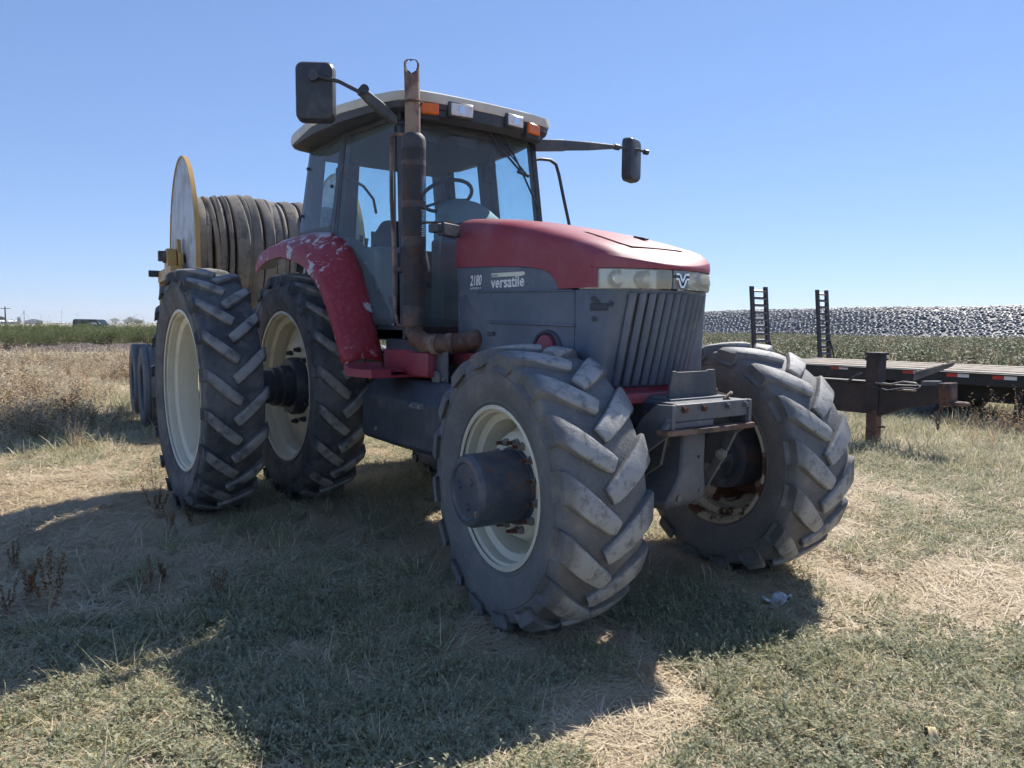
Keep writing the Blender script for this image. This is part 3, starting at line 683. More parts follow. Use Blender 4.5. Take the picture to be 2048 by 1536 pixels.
b = MB(); b.loft([[(x, y * k, z) for x, y in ((.0, -.60), (1.42, -.54), (1.42, .54), (.0, .60))] for z, k in ((2.80, .96), (2.868, 1))]); b.build('headliner', 'interior_dark', T, bevel=.02)
b = MB(); b.tube([(1.25, -.42, 3.03), (1.22, -.42, 3.065)], .007, 6); b.bar((1.18, -.42, 3.062), (1.27, -.42, 3.075), .02, .006); b.build('roof_tab', 'rust', T)
# fascia with lamps
b = MB(); P = []
for z, dx in ((2.815, -.06), (2.845, .0), (2.925, .005)): P.append([(np.interp(abs(y), [0, .2, .40, .52, .56], [1.652, 1.647, 1.615, 1.575, 1.54]) - .012 + dx, y, z) for y in np.linspace(-.56, .56, 17)])
b.loft(P, False, False); fas = b.build('fascia', 'black_plastic', T, 40)
def fasx(y): return float(np.interp(abs(y), [0, .2, .40, .52, .56], [1.652, 1.647, 1.615, 1.575, 1.54])) - .012
for y0, y1, z0, z1, mt, nm in ((-.495, -.375, 2.842, 2.915, 'orange_lens', 'amber_light'), (-.30, -.14, 2.855, 2.932, 'white_lens', 'work_light'), (.155, .295, 2.862, 2.932, 'white_lens', 'work_light'), (.345, .475, 2.842, 2.915, 'orange_lens', 'amber_light')):
    b = MB(); yc = (y0 + y1) / 2; sl_ = math.atan2(fasx(y1) - fasx(y0), y1 - y0); rot = Matrix.Rotation(-sl_, 3, 'Z')
    if nm == 'work_light':
        b.box((fasx(yc) + .008, yc, (z0 + z1) / 2), (.05, y1 - y0 + .03, z1 - z0 + .026), rot); hs = b.build(nm, 'black_plastic', T, 30, .012)
        b = MB(); b.box((fasx(yc) + .034, yc, (z0 + z1) / 2), (.012, y1 - y0, z1 - z0), rot); b.build('lens', mt, hs, 30, .008)
        b = MB(); b.cyl((fasx(yc) + .038, yc, (z0 + z1) / 2), (fasx(yc) + .042, yc, (z0 + z1) / 2), .026, 18); b.build('bulb', 'chrome', hs)
    else:
        b.box((fasx(yc) + .012, yc, (z0 + z1) / 2), (.06, y1 - y0, z1 - z0), rot); hs = b.build(nm, mt, T, 30, .010)
        b = MB(); b.box((fasx(yc) - .005, yc, (z0 + z1) / 2 - .02), (.05, y1 - y0 + .02, z1 - z0 + .03), rot); b.build('housing', 'interior_dark', hs, 30, .008)
# inner lamps hanging from the headliner
for y in (-.33, -.02, .30):
    b = MB(); b.loft([[(1.38 + dx * k, y + dy * k, z) for dx, dy in ((-.04, -.085), (.04, -.085), (.04, .085), (-.04, .085))] for z, k in ((2.80, 1.1), (2.72, .85))]); b.build('roof_console', 'interior_dark', T, bevel=.01)
# wiper
def wsx(y, z): t = y / (yA(z) - .01); return xA(z) + .015 + .045 * (1 - t * t) + .02
def wp(px, py):
    x = 1.55
    for _ in range(10): p = at(px, py, 0, x); x = wsx(p[1], p[2])
    p = at(px, py, 0, x); return (x, float(p[1]), float(p[2]))
b = MB(); b.tube([wp(952, 222), wp(1000, 295), wp(1043, 345)], .009, 6); b.tube([wp(965, 225), wp(1003, 288), wp(1052, 347)], .006, 6); wpr = b.build('wiper', 'black_plastic', T)
b = MB(); b.tube([wp(1003, 262), wp(1040, 335), wp(1062, 385), wp(1079, 418)], .008, 6); b.build('blade', 'black_plastic', wpr)
b = MB(); b.tube([wp(1036, 343), wp(1057, 352)], .014, 6); b.build('pivot', 'black_plastic', wpr)
# steering wheel, column, dash, seat
swc = Vector((1.10, .0, 2.43)); tilt = Matrix.Rotation(R(-28), 3, 'Y')
b = MB(); b.tube([swc + tilt @ Vector((.195 * math.cos(q), .195 * math.sin(q), 0)) for q in np.linspace(0, 2 * math.pi, 40, endpoint=False)], .0145, 8, closed=True)
sw = b.build('steering_wheel', 'interior_dark', T)
for q in (R(95), R(215), R(330)):
    g = MB(); g.tube([swc + tilt @ Vector((.02 * math.cos(q), .02 * math.sin(q), -.03)), swc + tilt @ Vector((.19 * math.cos(q), .19 * math.sin(q), 0))], .011, 8); g.build('spoke', 'interior_dark', sw)
g = MB(); g.cyl(swc + tilt @ Vector((0, 0, -.05)), swc + tilt @ Vector((0, 0, .012)), .04, 18); g.build('boss', 'interior_dark', sw)
b = MB(); b.loft([[(x + dx, y, z) for dx, y in ((-.07, -.07), (.07, -.07), (.07, .07), (-.07, .07))] for x, z, y in ((1.15, 2.40, 0), (1.28, 2.15, 0), (1.38, 1.45, 0))]); b.build('steering_column', 'interior_dark', T, bevel=.02)
b = MB()
P = []
for x, zt, hw in ((1.12, 2.28, .10), (1.18, 2.36, .16), (1.28, 2.385, .22), (1.40, 2.36, .27), (1.50, 2.28, .30), (1.545, 2.19, .31)):
    P.append([(x, hw * math.cos(q) * 1.0, 1.95 + (zt - 1.95) * (math.sin(q) ** .45 if math.sin(q) > 0 else 0)) for q in np.linspace(0, math.pi, 15)])
b.loft(P, False, False); b.build('dashboard', 'dash', T, 60)
b = MB(); b.box((1.44, 0, 1.75), (.16, .58, .62)); b.build('firewall', 'interior', T, bevel=.02)
st = MB()
st.loft([[(x + dx * .5, y, z) for dx, y in ((-.10, -w_), (.10, -w_), (.10, w_), (-.10, w_))] for x, z, w_ in ((.42, 1.86, .25), (.36, 2.05, .25), (.32, 2.22, .21), (.30, 2.33, .13))]); st.box((.62, 0, 1.83), (.5, .5, .12))
seat = st.build('seat', 'interior_dark', T, 40, .04)
b = MB(); b.box((.62, 0, 1.60), (.34, .34, .34)); b.build('pedestal', 'interior', seat, bevel=.02)
for y in (-.32, .32):
    b = MB(); b.box((.62, y, 2.02), (.40, .09, .07)); b.build('armrest', 'interior_dark', seat, bevel=.025)
b = MB(); b.box((.75, -.50, 1.84), (.75, .18, .36)); cn = b.build('side_console', 'interior', T, bevel=.03)
for i, (x, h_) in enumerate(((.95, .10), (.86, .13), (.75, .09), (.66, .12))):
    g = MB(); g.tube([(x, -.50, 2.0), (x + .02, -.50, 2.02 + h_)], [.008, .016], 8); g.build('lever', 'interior_dark', cn)
b = MB(); b.box((.80, -.602, 1.86), (.07, .004, .09)); b.build('label_sticker', 'decal_white', cn)
b = MB(); b.box((.90, -.602, 1.87), (.10, .004, .08)); b.build('label_sticker', 'decal_white', cn)
b = MB(); b.box((1.22, .30, 2.62), (.05, .10, .14)); b.tube([(1.22, .30, 2.70), (1.24, .30, 2.82)], .008, 6); b.build('monitor', 'interior_dark', T, bevel=.01)
b = MB(); b.tube([(.10, -.30, 2.66), (.12, -.22, 2.62), (.14, -.14, 2.52), (.15, -.12, 2.40)], .012, 8); b.build('cable', 'interior_dark', T)
b = MB(); b.box((.10, -.38, 2.70), (.05, .14, .10)); b.build('rear_box', 'interior_dark', T, bevel=.01)

# ---------- exhaust
EX, EY = 1.775, -.648
g = MB(); g.lathe([(0, .072), (.012, .077), (.10, .077)] + [(z, .077) for z in np.linspace(.14, 1.10, 12)] + [(1.15, .077), (1.175, .072), (1.195, .055)], 40)
g.v = [(x, -z if False else z, y) for x, y, z in g.v]
stack = g.build('exhaust_guard', 'perforated_steel', T, 40, loc=(EX, EY, 1.455))
b = MB(); b.lathe([(.01, .050), (1.19, .050)], 24); b.v = [(x, z, y) for x, y, z in b.v]; b.build('muffler', 'interior_dark', stack)
# slash-cut stack pipe, open towards the front, its back wall rusted through
N = 36; lev = [2.62, 2.80, 2.93] + list(np.linspace(2.97, 3.16, 26)); secs = []; fv = []
rg = random.Random(3); jag = [rg.uniform(-.006, .006) for _ in range(N)]
for z0 in lev:
    sec = []
    for j in range(N):
        q = 2 * math.pi * j / N; dx, dy = math.cos(q), math.sin(q); f = dx * .88 - dy * .477
        zc_ = 3.085 - .062 * f - .02 * f * f; z = min(z0, zc_); bx = -.05 * max(0, z - 2.85)
        sec.append((EX - .010 + bx + .048 * dx, EY + .048 * dy, z))
    secs.append(sec)
b = MB(); vs_ = [p for s_ in secs for p in s_] + [(EX - .010 + (p[0] - EX + .010) * .88, EY + (p[1] - EY) * .88, p[2]) for s_ in secs for p in s_]
off = len(secs) * N; fs_ = []
for i in range(len(secs) - 1):
    for j in range(N):
        k = (j + 1) % N; q = 2 * math.pi * (j + .5) / N; f = math.cos(q) * .88 - math.sin(q) * .477
        zm = (secs[i][j][2] + secs[i + 1][j][2]) / 2
        if secs[i + 1][j][2] - secs[i][j][2] < 1e-6 and secs[i + 1][k][2] - secs[i][k][2] < 1e-6: continue
        if f < -.3 and (math.acos(max(-1, f)) - math.pi) ** 2 / .95 ** 2 + (zm - 3.082 - jag[j]) ** 2 / .040 ** 2 < 1: continue
        fs_ += [(i * N + j, i * N + k, (i + 1) * N + k, (i + 1) * N + j), (off + i * N + k, off + i * N + j, off + (i + 1) * N + j, off + (i + 1) * N + k)]
n1_ = (len(secs) - 1) * N
for j in range(N): fs_.append((n1_ + j, n1_ + (j + 1) % N, off + n1_ + (j + 1) % N, off + n1_ + j))
b.add(vs_, fs_)
b.build('exhaust_pipe', 'rusty_pipe', T, 50)
b = MB(); b.tube([(EX, EY, 2.84), (EX + .052, EY - .02, 2.845)], .008, 6); b.tube([(EX + .053 * math.cos(q), EY + .053 * math.sin(q), 2.845) for q in np.linspace(0, 2 * math.pi, 28, endpoint=False)], .006, 6, closed=True); b.build('pipe_clamp', 'rust', T)
el = [(EX, EY, 1.47), (EX + .005, EY, 1.42), (EX + .04, EY + .005, 1.375), (EX + .10, EY + .02, 1.35), (EX + .20, EY + .05, 1.345), (EX + .28, EY + .10, 1.35), (EX + .33, EY + .17, 1.36), (EX + .35, EY + .26, 1.38)]
b = MB(); b.tube(el, [.058, .06, .062, .062, .061, .061, .06, .06], 20); elb = b.build('exhaust_elbow', 'rust', T)
for k in (4, 5):
    p = Vector(el[k]); d = (Vector(el[k + 1]) - Vector(el[k - 1])).normalized(); g = MB(); g.tube([p - d * .022, p + d * .022], .066, 20); g.build('clamp_band', 'rusty_pipe', elb)
b = MB(); b.prism([(EX + .16, EY + .06, 1.30), (EX + .31, EY + .06, 1.30), (EX + .31, EY + .06, 1.05), (EX + .25, EY + .06, 1.05), (EX + .16, EY + .06, 1.2)], (0, .012, 0)); br = b.build('exhaust_bracket', 'iron_grey', T, bevel=.003)
for z in (1.08, 1.13):
    g = MB(); bolt(g, (EX + .285, EY + .06, z), (0, -1, 0), .009, .02); g.build('bolt', 'bolt_steel', br)
p0 = at(872, 487, 1, EY); b = MB(); b.bar((p0[0] + .02, EY + .02, 2.04), (XR + .05, -.46, 2.045), .05, .075); b.bar((p0[0] - .05, EY, 2.045), (p0[0] + .03, EY + .02, 2.045), .06, .05); b.build('guard_bracket', 'black_plastic', T, bevel=.004)
b = MB(); b.tube([(EX + .02, EY + .0, 2.105), (XR - .02, -.44, 2.11)], .008, 6); b.build('bracket_rod', 'rust', T)

# ---------- handrails, mirrors
hr = [(800, 268), (790, 268), (783.5, 274), (782.5, 290), (783, 400), (787, 480), (789, 560), (790, 625), (796, 650), (812, 660)]
b = MB(); pts = [at(px, py, 1, -.70) for px, py in hr]; pts = [(float(p[0]), float(p[1]), float(p[2])) for p in pts]
pts[0] = (pts[0][0] + .02, -.60, pts[0][2]); pts[-1] = (pts[-1][0] + .02, -.62, pts[-1][2]); b.tube(pts, .0125, 10); b.build('handrail', 'rusty_pipe', T)
lr = [(1066, 320), (1080, 318), (1100, 320), (1112, 329), (1118, 350), (1127, 395), (1137, 442), (1142, 470)]
b = MB(); pts = [tuple(float(c) for c in at(px, py, 0, 1.38)) for px, py in lr]; b.tube(pts, .013, 10); b.build('handrail', 'black_plastic', T)
def mirror(center, w_, h_, rz, armpts, label):
    c = Vector(center); M3 = Matrix.Rotation(rz, 3, 'Z')
    def rr(o, yy, k=1.0, e=.045):   # rounded rectangle in the mirror plane
        out = []
        for sx, sz, q0 in ((1, 1, 0), (-1, 1, 90), (-1, -1, 180), (1, -1, 270)):
            for q in (0, 22, 45, 68, 90):
                a_ = R(q0 + q); out.append(c + M3 @ Vector((yy, sx * (w_ / 2 * k - e) + e * math.cos(a_), sz * (h_ / 2 * k - e) + e * math.sin(a_))))
        return out
    b = MB(); b.loft([rr(0, .055, .82), rr(0, .050, .92), rr(0, .03, .985), rr(0, -.02, 1.0), rr(0, -.03, .985)]); mr = b.build('mirror', 'black_plastic', T, 40)
    b = MB(); b.loft([rr(0, -.031, .92), rr(0, -.034, .90)]); b.build('glass', 'mirror_glass', mr)
    return mr, c, M3
mr, c, M3 = mirror(tuple(at(632, 186, 1, -1.10)), .245, .37, R(-33), None, '')
kn = c + M3 @ Vector((.065, -.0, .085)); g = MB(); g.cyl(kn - M3 @ Vector((.02, 0, 0)), kn + M3 @ Vector((.025, 0, 0)), .034, 16); g.build('knob', 'black_plastic', mr)
e1 = Vector(at(725, 187, 1, -.90)); e0 = Vector(at(792, 243, 1, -.64)); e2 = Vector(at(678, 163, 1, -1.0))
b = MB(); b.tube([kn + M3 @ Vector((.015, 0, 0)), e2, e1], .0125, 8); b.build('mirror_rod', 'black_plastic', T)
b = MB(); d = (e0 - e1); b.loft([[e1 + d * t + Vector((0, 0, dz * k)) + Vector((.022, .0, 0)) * dy for dy, dz in ((-1, -.035), (1, -.035), (1, .04), (-1, .04))] for t, k in ((-.06, .5), (.1, .9), (.55, 1.05), (1.0, .7))]); arm = b.build('mirror_arm', 'frame_iron', T, 30, .006)
g = MB(); g.cyl(e1 + Vector((-.02, 0, .01)), e1 + Vector((.055, -.01, .015)), .028, 14); g.build('knob', 'black_plastic', arm)
b = MB(); b.tube([e0, (1.47, -.57, 2.80)], .02, 8); b.build('arm_mount', 'black_plastic', T)
ml = at(1261, 321, 0, 1.45); mr, c, M3 = mirror(tuple(ml), .20, .355, R(18), None, '')
e0 = Vector(at(1068, 291, 0, 1.47)); e1 = Vector(at(1128, 291, 0, 1.47)); e2 = Vector(at(1232, 294, 0, 1.47))
b = MB(); b.bar(e0, e1, .035, .085); b.loft([[e1 + (e2 - e1) * t + Vector((.016 * dx, 0, dz * k)) for dx, dz in ((-1, -.04), (1, -.04), (1, .04), (-1, .04))] for t, k in ((0, .95), (.45, .8), (1.0, .35))]); arm = b.build('mirror_arm', 'frame_iron', T, 30, .006)
g = MB(); g.tube([e2, c + Vector((.06, .02, .08)), c + Vector((.07, .11, .07))], .011, 8); g.cyl(c + Vector((.07, .09, .07)), c + Vector((.07, .125, .07)), .022, 12); g.cyl(e2 - Vector((0, .02, 0)), e2 + Vector((0, .03, 0)), .024, 12); g.build('knob', 'black_plastic', mr)

# ---------- fenders, steps, tank
stn = [((-.40, 2.02), (-.41, 1.955), (-.40, 1.90)), ((-.375, 2.07), (-.385, 2.00), (-.38, 1.90)), ((-.29, 2.125), (-.31, 2.055), (-.31, 1.935)), ((-.02, 2.17), (-.10, 2.088), (-.12, 1.975)), ((.35, 2.17), (.30, 2.088), (.20, 1.985)), ((.62, 2.145), (.58, 2.03), (.50, 1.935)), ((.80, 2.09), (.78, 1.95), (.70, 1.875)),
       ((.94, 2.01), (.94, 1.86), (.86, 1.79)), ((1.06, 1.89), (1.065, 1.76), (.985, 1.705)), ((1.18, 1.70), (1.19, 1.60), (1.115, 1.57)), ((1.285, 1.49), (1.305, 1.42), (1.235, 1.405)), ((1.36, 1.32), (1.385, 1.29), (1.315, 1.28)), ((1.40, 1.225), (1.42, 1.215), (1.355, 1.21))]
for s in (-1, 1):
    P = []
    for (xi, zi), (xo, zo), (xl, zl_) in stn:
        row = [(xi - .02, s * .665, zi - .02), (xi, s * .69, zi), (xi + .01, s * .735, zi + .006)]
        for t in (.3, .6, .85): row.append((xi + (xo - xi) * t + .012, s * (.735 + .19 * t), zi + (zo - zi) * t + .020 * math.sin(math.pi * t)))
        row += [(xo, s * .945, zo), (xo - .012, s * .962, zo - .02), (xl, s * .965, zl_), (xl - .01, s * .95, zl_ - .004)]
        P.append(row)
    b = MB(); b.loft(P, False, False); fn = b.build('fender', 'chipped_red', T, 50)
    so_ = fn.modifiers.new('solid', 'SOLIDIFY'); so_.thickness = .012; so_.offset = -1
    b = MB(); b.loft([[(x - .02, s * .80, z - .06) if k == 0 else (x - .02, s * .93, z - .085) for k in (0, 1)] for (xi, z_), (x, z), l_ in stn[1:7]], False, False); b.build('fender_liner', 'interior', fn)
    # step tray
    b = MB(); b.prism([(1.405, s * .70, 1.205), (1.425, s * .965, 1.205), (1.46, s * .965, 1.14), (1.62, s * .955, 1.125), (1.70, s * .90, 1.125), (1.70, s * .66, 1.125), (1.42, s * .66, 1.125)], (0, 0, .012)) if False else None
    b.loft([[(x, s * y, z) for y, z in ((.63, zb_), (yo, zb_), (yo, zt_), (yo - .012, zt_), (yo - .012, zb_ + .015), (.63, zb_ + .015))] for x, yo, zb_, zt_ in ((1.40, .965, 1.14, 1.215), (1.46, .965, 1.13, 1.185), (1.58, .955, 1.128, 1.180), (1.72, .92, 1.128, 1.178), (1.73, .80, 1.128, 1.178))])
    stp = b.build('step', 'red_paint', T, 35, .006)
    b = MB(); b.box((1.57, s * .79, 1.166), (.26, .26, .006)); b.build('tread_mat', 'red_paint', stp)
    for i in range(7):
        g = MB(); g.box((1.57, s * (.68 + .036 * i), 1.172), (.25, .012, .010)); g.build('tread_bar', 'red_paint', stp)
    b = MB(); b.loft([[(1.41, s * .66, z0_), (1.41, s * .68, z0_), (1.95, s * .60, z0_), (1.95, s * .58, z0_)] for z0_ in (1.13, 1.30)]); b.loft([[(1.40, s * .69, 1.215), (1.405, s * .96, 1.215), (1.40, s * .96, 1.205), (1.39, s * .69, 1.205)], [(1.42, s * .69, 1.14), (1.44, s * .965, 1.14), (1.43, s * .96, 1.13), (1.41, s * .69, 1.13)]]); b.build('step_back', 'red_paint', T, bevel=.006)
    b = MB(); b.box((1.82, s * .63, 1.215), (.28, .06, .15)); b.build('side_bracket', 'red_paint', T, bevel=.01)
    # fuel tank
    b = MB(); pf = lambda x0, x1, yo, zt_, zb_: [(x0, s * .36, zb_), (x0, s * (yo - .03), zb_), (x0, s * yo, zb_ + .03), (x0, s * yo, zt_ - .13), (x0, s * (yo - .10), zt_ - .015), (x0, s * (yo - .12), zt_), (x0, s * .36, zt_)]
    b.loft([pf(1.14, 0, .70, 1.085, .70), pf(1.18, 0, .735, 1.105, .68), pf(1.62, 0, .735, 1.11, .67), pf(2.20, 0, .735, 1.11, .67), pf(2.27, 0, .72, 1.10, .69)]); tk = b.build('fuel_tank', 'black_plastic', T, 35, .01)
    b = MB(); b.box((1.98, s * .735, .965), (.16, .018, .045)); b.build('tank_strap', 'iron_grey', tk, bevel=.004)
    for x in (1.925, 2.03): g = MB(); bolt(g, (x, s * .744, .965), (0, s, 0), .010, .018); g.build('bolt', 'bolt_steel', tk)
    g = MB(); bolt(g, (1.40, s * .736, .76), (0, s, 0), .011, .012); g.build('plug', 'bolt_steel', tk)
b = MB()
for k in range(5):
    x = 2.0 + .05 * k; b.tube([(x, -.50, 1.20), (x + .03, -.55, 1.14), (x - .02, -.58, 1.10), (x + .06, -.52, 1.08)], .008, 6)
b.build('wiring', 'black_plastic', T)
b = MB(); b.lathe([(-.06, 0), (-.06, .05), (.06, .05), (.06, 0)], 18); b.build('filter', 'iron_grey', T, loc=(1.98, -.55, 1.13))

# ---------- front hitch / weight bracket
b = MB(); b.prism([(3.44, -.20, .96), (3.56, -.20, .96), (3.56, .22, .96), (3.44, .22, .96)], (0, 0, .135)); b.box((3.28, 0, 1.03), (.40, .46, .14)); b.build('bolster', 'frame_iron', T, bevel=.012)
b = MB(); b.prism([(3.47, -.165, 1.10), (3.47, .215, 1.10), (3.47, .185, 1.245), (3.47, .13, 1.245), (3.47, .12, 1.238), (3.47, -.10, 1.238), (3.47, -.11, 1.243), (3.47, -.135, 1.243)], (.014, 0, 0)); up_ = b.build('upright_plate', 'frame_iron', T, 30, .003)
b = MB(); b.box((3.43, .02, 1.103), (.20, .44, .014)); b.build('plate_foot', 'iron_grey', T, bevel=.003)
# curved bumper bracket: front plate with slot, lower lip, side arms
b = MB()
front = [(-.27, 1.105), (.255, 1.105), (.255, 1.00), (-.21, 1.00), (-.34, .93), (-.36, .98)]
b.prism([(3.62, -.29, 1.10), (3.62, .265, 1.10), (3.62, .265, 1.018), (3.62, -.345, 1.018)], (.03, 0, 0))
b.prism([(3.62, -.345, 1.017), (3.62, -.02, 1.017), (3.62, -.02, .985), (3.62, -.37, .985)], (.03, 0, 0)); b.prism([(3.62, .235, 1.017), (3.62, .265, 1.017), (3.62, .265, .985), (3.62, .235, .985)], (.03, 0, 0))
bump = b.build('bumper_plate', 'iron_grey', T, 30, .004)
b = MB(); b.loft([[(x0_, y, z) for x0_, z in ((3.60, .958), (3.672 + .02 * (1 - (y / .35) ** 2), .958), (3.672 + .02 * (1 - (y / .35) ** 2), .984), (3.60, .984))] for y in np.linspace(-.37, .265, 9)]); b.build('lower_lip', 'rust', bump, 40, .003)
b = MB(); b.box((3.55, 0, 1.092), (.16, .50, .014)); b.build('top_web', 'iron_grey', bump)
for y in (-.33, .265):
    b = MB(); pl = [(3.66, 1.10), (3.66, .97), (3.60, .93), (3.50, .86), (3.46, .78), (3.455, .70), (3.41, .68), (3.375, .71), (3.39, .82), (3.40, .93), (3.46, 1.02), (3.56, 1.095)]
    b.prism([(x, y - (.0 if y < 0 else .025), z) for x, z in pl], (0, .025, 0)); ar = b.build('side_arm', 'iron_grey', T, 30, .004)
    g = MB(); g.cyl((3.415, y - .035, .715), (3.415, y + .04, .715), .026, 16); g.build('pin', 'bolt_steel', ar)
b = MB()
b.loft([[(3.40 + dx, y0_ + dy, z) for dx, dy in ((-.10, -w_), (.06 + o_, -w_ * .7), (.07 + o_, 0), (.06 + o_, w_ * .8), (-.10, w_))] for z, w_, y0_, o_ in ((.955, .10, .03, .02), (.90, .12, .02, .035), (.80, .12, .01, .04), (.72, .125, .0, .045), (.64, .17, -.03, .05), (.585, .19, -.05, .04), (.55, .17, -.06, .01))]); cs = b.build('hitch_casting', 'iron_grey', T, 40, .012)
for y, z, r_ in ((-.10, .605, .032), (-.02, .615, .022), (.06, .63, .026), (.05, .80, .018)):
    g = MB(); x = 3.49; g.cyl((x - .04, y, z), (x + .012, y, z), r_, 18); g.cyl((x, y, z), (x + .026, y, z), r_ * .5, 12); g.build('pin', 'iron_grey', cs)
b = MB(); b.bar((3.58, .25, .97), (3.50, .24, .80), .05, .022, (0, 1, 0)); b.bar((3.50, .24, .80), (3.36, .235, .56), .05, .022, (0, 1, 0)); lk = b.build('stay_link', 'iron_grey', T, 30, .004)
for p in ((3.51, .24, .80), (3.37, .235, .58)):
    g = MB(); bolt(g, (p[0], p[1] - .012, p[2]), (.3, -1, 0), .022, .035); g.build('bolt', 'bolt_steel', lk)
b = MB(); b.tube([(3.60, .12, 1.10), (3.60, .16, 1.125), (3.58, .20, 1.128), (3.55, .21, 1.11)], .010, 8); b.build('hook', 'rust', T)
for k, (pts, r_) in enumerate((([(3.30, -.10, 1.08), (3.40, -.22, 1.00), (3.36, -.30, .85), (3.18, -.34, .74), (L + .16, -.36, ZF + .05)], .012), ([(3.30, -.04, 1.08), (3.42, -.19, .96), (3.38, -.27, .80), (3.20, -.30, .70)], .010), ([(3.25, .12, 1.06), (3.42, .21, .92), (3.34, .30, .78), (3.18, .36, .70)], .012), ([(3.1, .2, 1.0), (3.30, .36, .92), (3.28, .52, .80), (3.10, .62, .72)], .011))):
    b = MB(); b.tube(pts, r_, 8); b.build('hydraulic_hose', 'black_plastic', T)
b = MB(); b.cyl((L + .155, -.42, ZF + .08), (L + .155, .0, ZF + .08), .034, 18); b.cyl((L + .155, .0, ZF + .08), (L + .155, .32, ZF + .08), .016, 12); b.build('steering_cylinder', 'iron_grey', T)
for x_, y_, z_, ax_ in ((3.65, -.24, 1.075, (1, 0, 0)), (3.65, -.10, 1.075, (1, 0, 0)), (3.65, .08, 1.075, (1, 0, 0)), (3.65, .22, 1.075, (1, 0, 0)), (3.56, -.17, 1.02, (1, 0, 0)), (3.56, .19, 1.02, (1, 0, 0)), (3.40, -.232, 1.03, (0, -1, 0)), (3.25, -.232, 1.06, (0, -1, 0)), (3.25, -.232, .99, (0, -1, 0)), (3.12, -.232, 1.03, (0, -1, 0))):
    b = MB(); bolt(b, (x_, y_, z_), ax_, .013, .020); b.build('bolt', 'bolt_rust' if y_ < 0 else 'iron_grey', T)
b = MB(); b.prism([(3.30, -.21, .95), (3.52, -.21, .95), (3.48, -.21, .78), (3.36, -.21, .70), (3.28, -.21, .78)], (0, .02, 0)); b.build('gusset', 'frame_iron', T, 30, .003)
#@@PART2
# ================================================================== HOSE REEL WAGON
C0 = atd(366, 517, 10.4); RZW = R(-5.4); ZC = float(C0[2]); RF_ = 198 * 10.4 / FPX
GW = float(gz(C0[0], C0[1]))
W = thing('hose_reel_wagon', 'yellow hose reel wagon with big round metal side plates parked behind the tractor', 'reel wagon', (float(C0[0]), float(C0[1]), GW), RZW)
WI = (Matrix.Translation(W.location) @ Matrix.Rotation(RZW, 4, 'Z')).inverted()
zc = ZC - GW; WID = 2.15
def flange(y, s):
    b = MB(); b.lathe([(-.006, 0), (-.006, RF_ - .03), (.006, RF_ - .03), (.006, 0)], 72); o = b.build('side_plate', 'galvanised', W, 30, loc=(0, y, zc))
    b = MB(); b.lathe([(-.02, RF_ - .03), (-.02, RF_), (.035, RF_), (.035, RF_ - .03)], 72, True); b.build('rim', 'yellow_paint', o, 30)
    for k in range(6):
        q = math.pi * k / 3 + .2; g = MB(); g.bar((.1 * math.cos(q), s * .03, .1 * math.sin(q)), ((RF_ - .04) * math.cos(q), s * .03, (RF_ - .04) * math.sin(q)), .06, .04, (0, 1, 0)); g.build('spoke', 'yellow_paint', o)
flange(0, 1); flange(WID, -1)
b = MB(); b.cyl((0, -.26, zc), (0, WID + .26, zc), .06, 20); b.cyl((0, .02, zc), (0, WID - .02, zc), .42, 32); b.build('drum', 'yellow_paint', W)
for yr in (-.16, WID + .16):
    b = MB(); b.bar((-1.04, yr, zc - .22), (.60, yr, zc - .22), .14, .16); rl = b.build('side_rail', 'yellow_paint', W, 30, .008)
    for x in (-.97, -.12, .53):
        b = MB(); b.bar((x, yr, zc - .30), (x, yr, .82), .12, .12); b.build('post', 'yellow_paint', W, 30, .006)
    b = MB(); b.bar((-1.02, yr, 1.42), (.55, yr, 1.42), .10, .12); b.build('mid_rail', 'yellow_paint', W, 30, .006)
    b = MB(); b.prism([(-.22, yr - .06, zc - .14), (.22, yr - .06, zc - .14), (.20, yr - .06, zc + .03), (.11, yr - .06, zc + .12), (-.11, yr - .06, zc + .12), (-.20, yr - .06, zc + .03)], (0, .12, 0)); br = b.build('bearing', 'yellow_paint', W, 40, .01)
    g = MB(); g.cyl((0, yr - .10, zc), (0, yr + .10, zc), .075, 18); g.build('bearing_cap', 'iron_grey', br)
b = MB(); b.prism([(.08, -.09, zc - .2), (.40, -.09, zc - .2), (.40, -.09, zc + .04), (.22, -.09, zc + .04), (.15, -.09, zc + .24), (-.02, -.09, zc + .27), (-.05, -.09, zc + .1)], (0, .05, 0)); b.build('chain_guard', 'yellow_paint', W, 30, .008)
b = MB(); b.box((-.02, -.27, zc + .02), (.12, .09, .14)); b.build('motor', 'frame_iron', W, 30, .01)
b = MB(); b.cyl((-.98, -.36, zc - .17), (-.98, -.20, zc - .17), .05, 14); b.cyl((-1.16, -.30, zc - .17), (-.94, -.30, zc - .17), .045, 14); b.build('pipe_stub', 'black_plastic', W)
b = MB()
for y in (.35, WID - .35): b.bar((-2.2, y, .72), (3.0, y, .72), .12, .20)
for x in (-2.1, -1.0, .4, 1.5): b.bar((x, -.30, .72), (x, WID + .30, .72), .12, .18)
b.bar((3.0, .35, .70), (3.9, WID / 2, .55), .12, .14); b.bar((3.0, WID - .35, .70), (3.9, WID / 2, .55), .12, .14); b.build('undercarriage', 'yellow_paint', W, 30, .006)
def truck_tyre():
    b = MB(); r_ = .545; w2 = .15
    prof = [(.10, .30), (.125, .33), (w2 - .004, .42), (w2, .47), (w2 - .012, .525), (w2 - .022, r_ - .004)]
    gs = []
    for g in (.075, .0, -.075): gs += [(g + .009, r_), (g + .007, r_ - .014), (g - .007, r_ - .014), (g - .009, r_)]
    full = prof + gs + [(-y, r) for y, r in prof[::-1]]
    b.lathe(full, 56); return b.mesh('tyre', 'worn_rubber', 35)
ME_TT = truck_tyre()
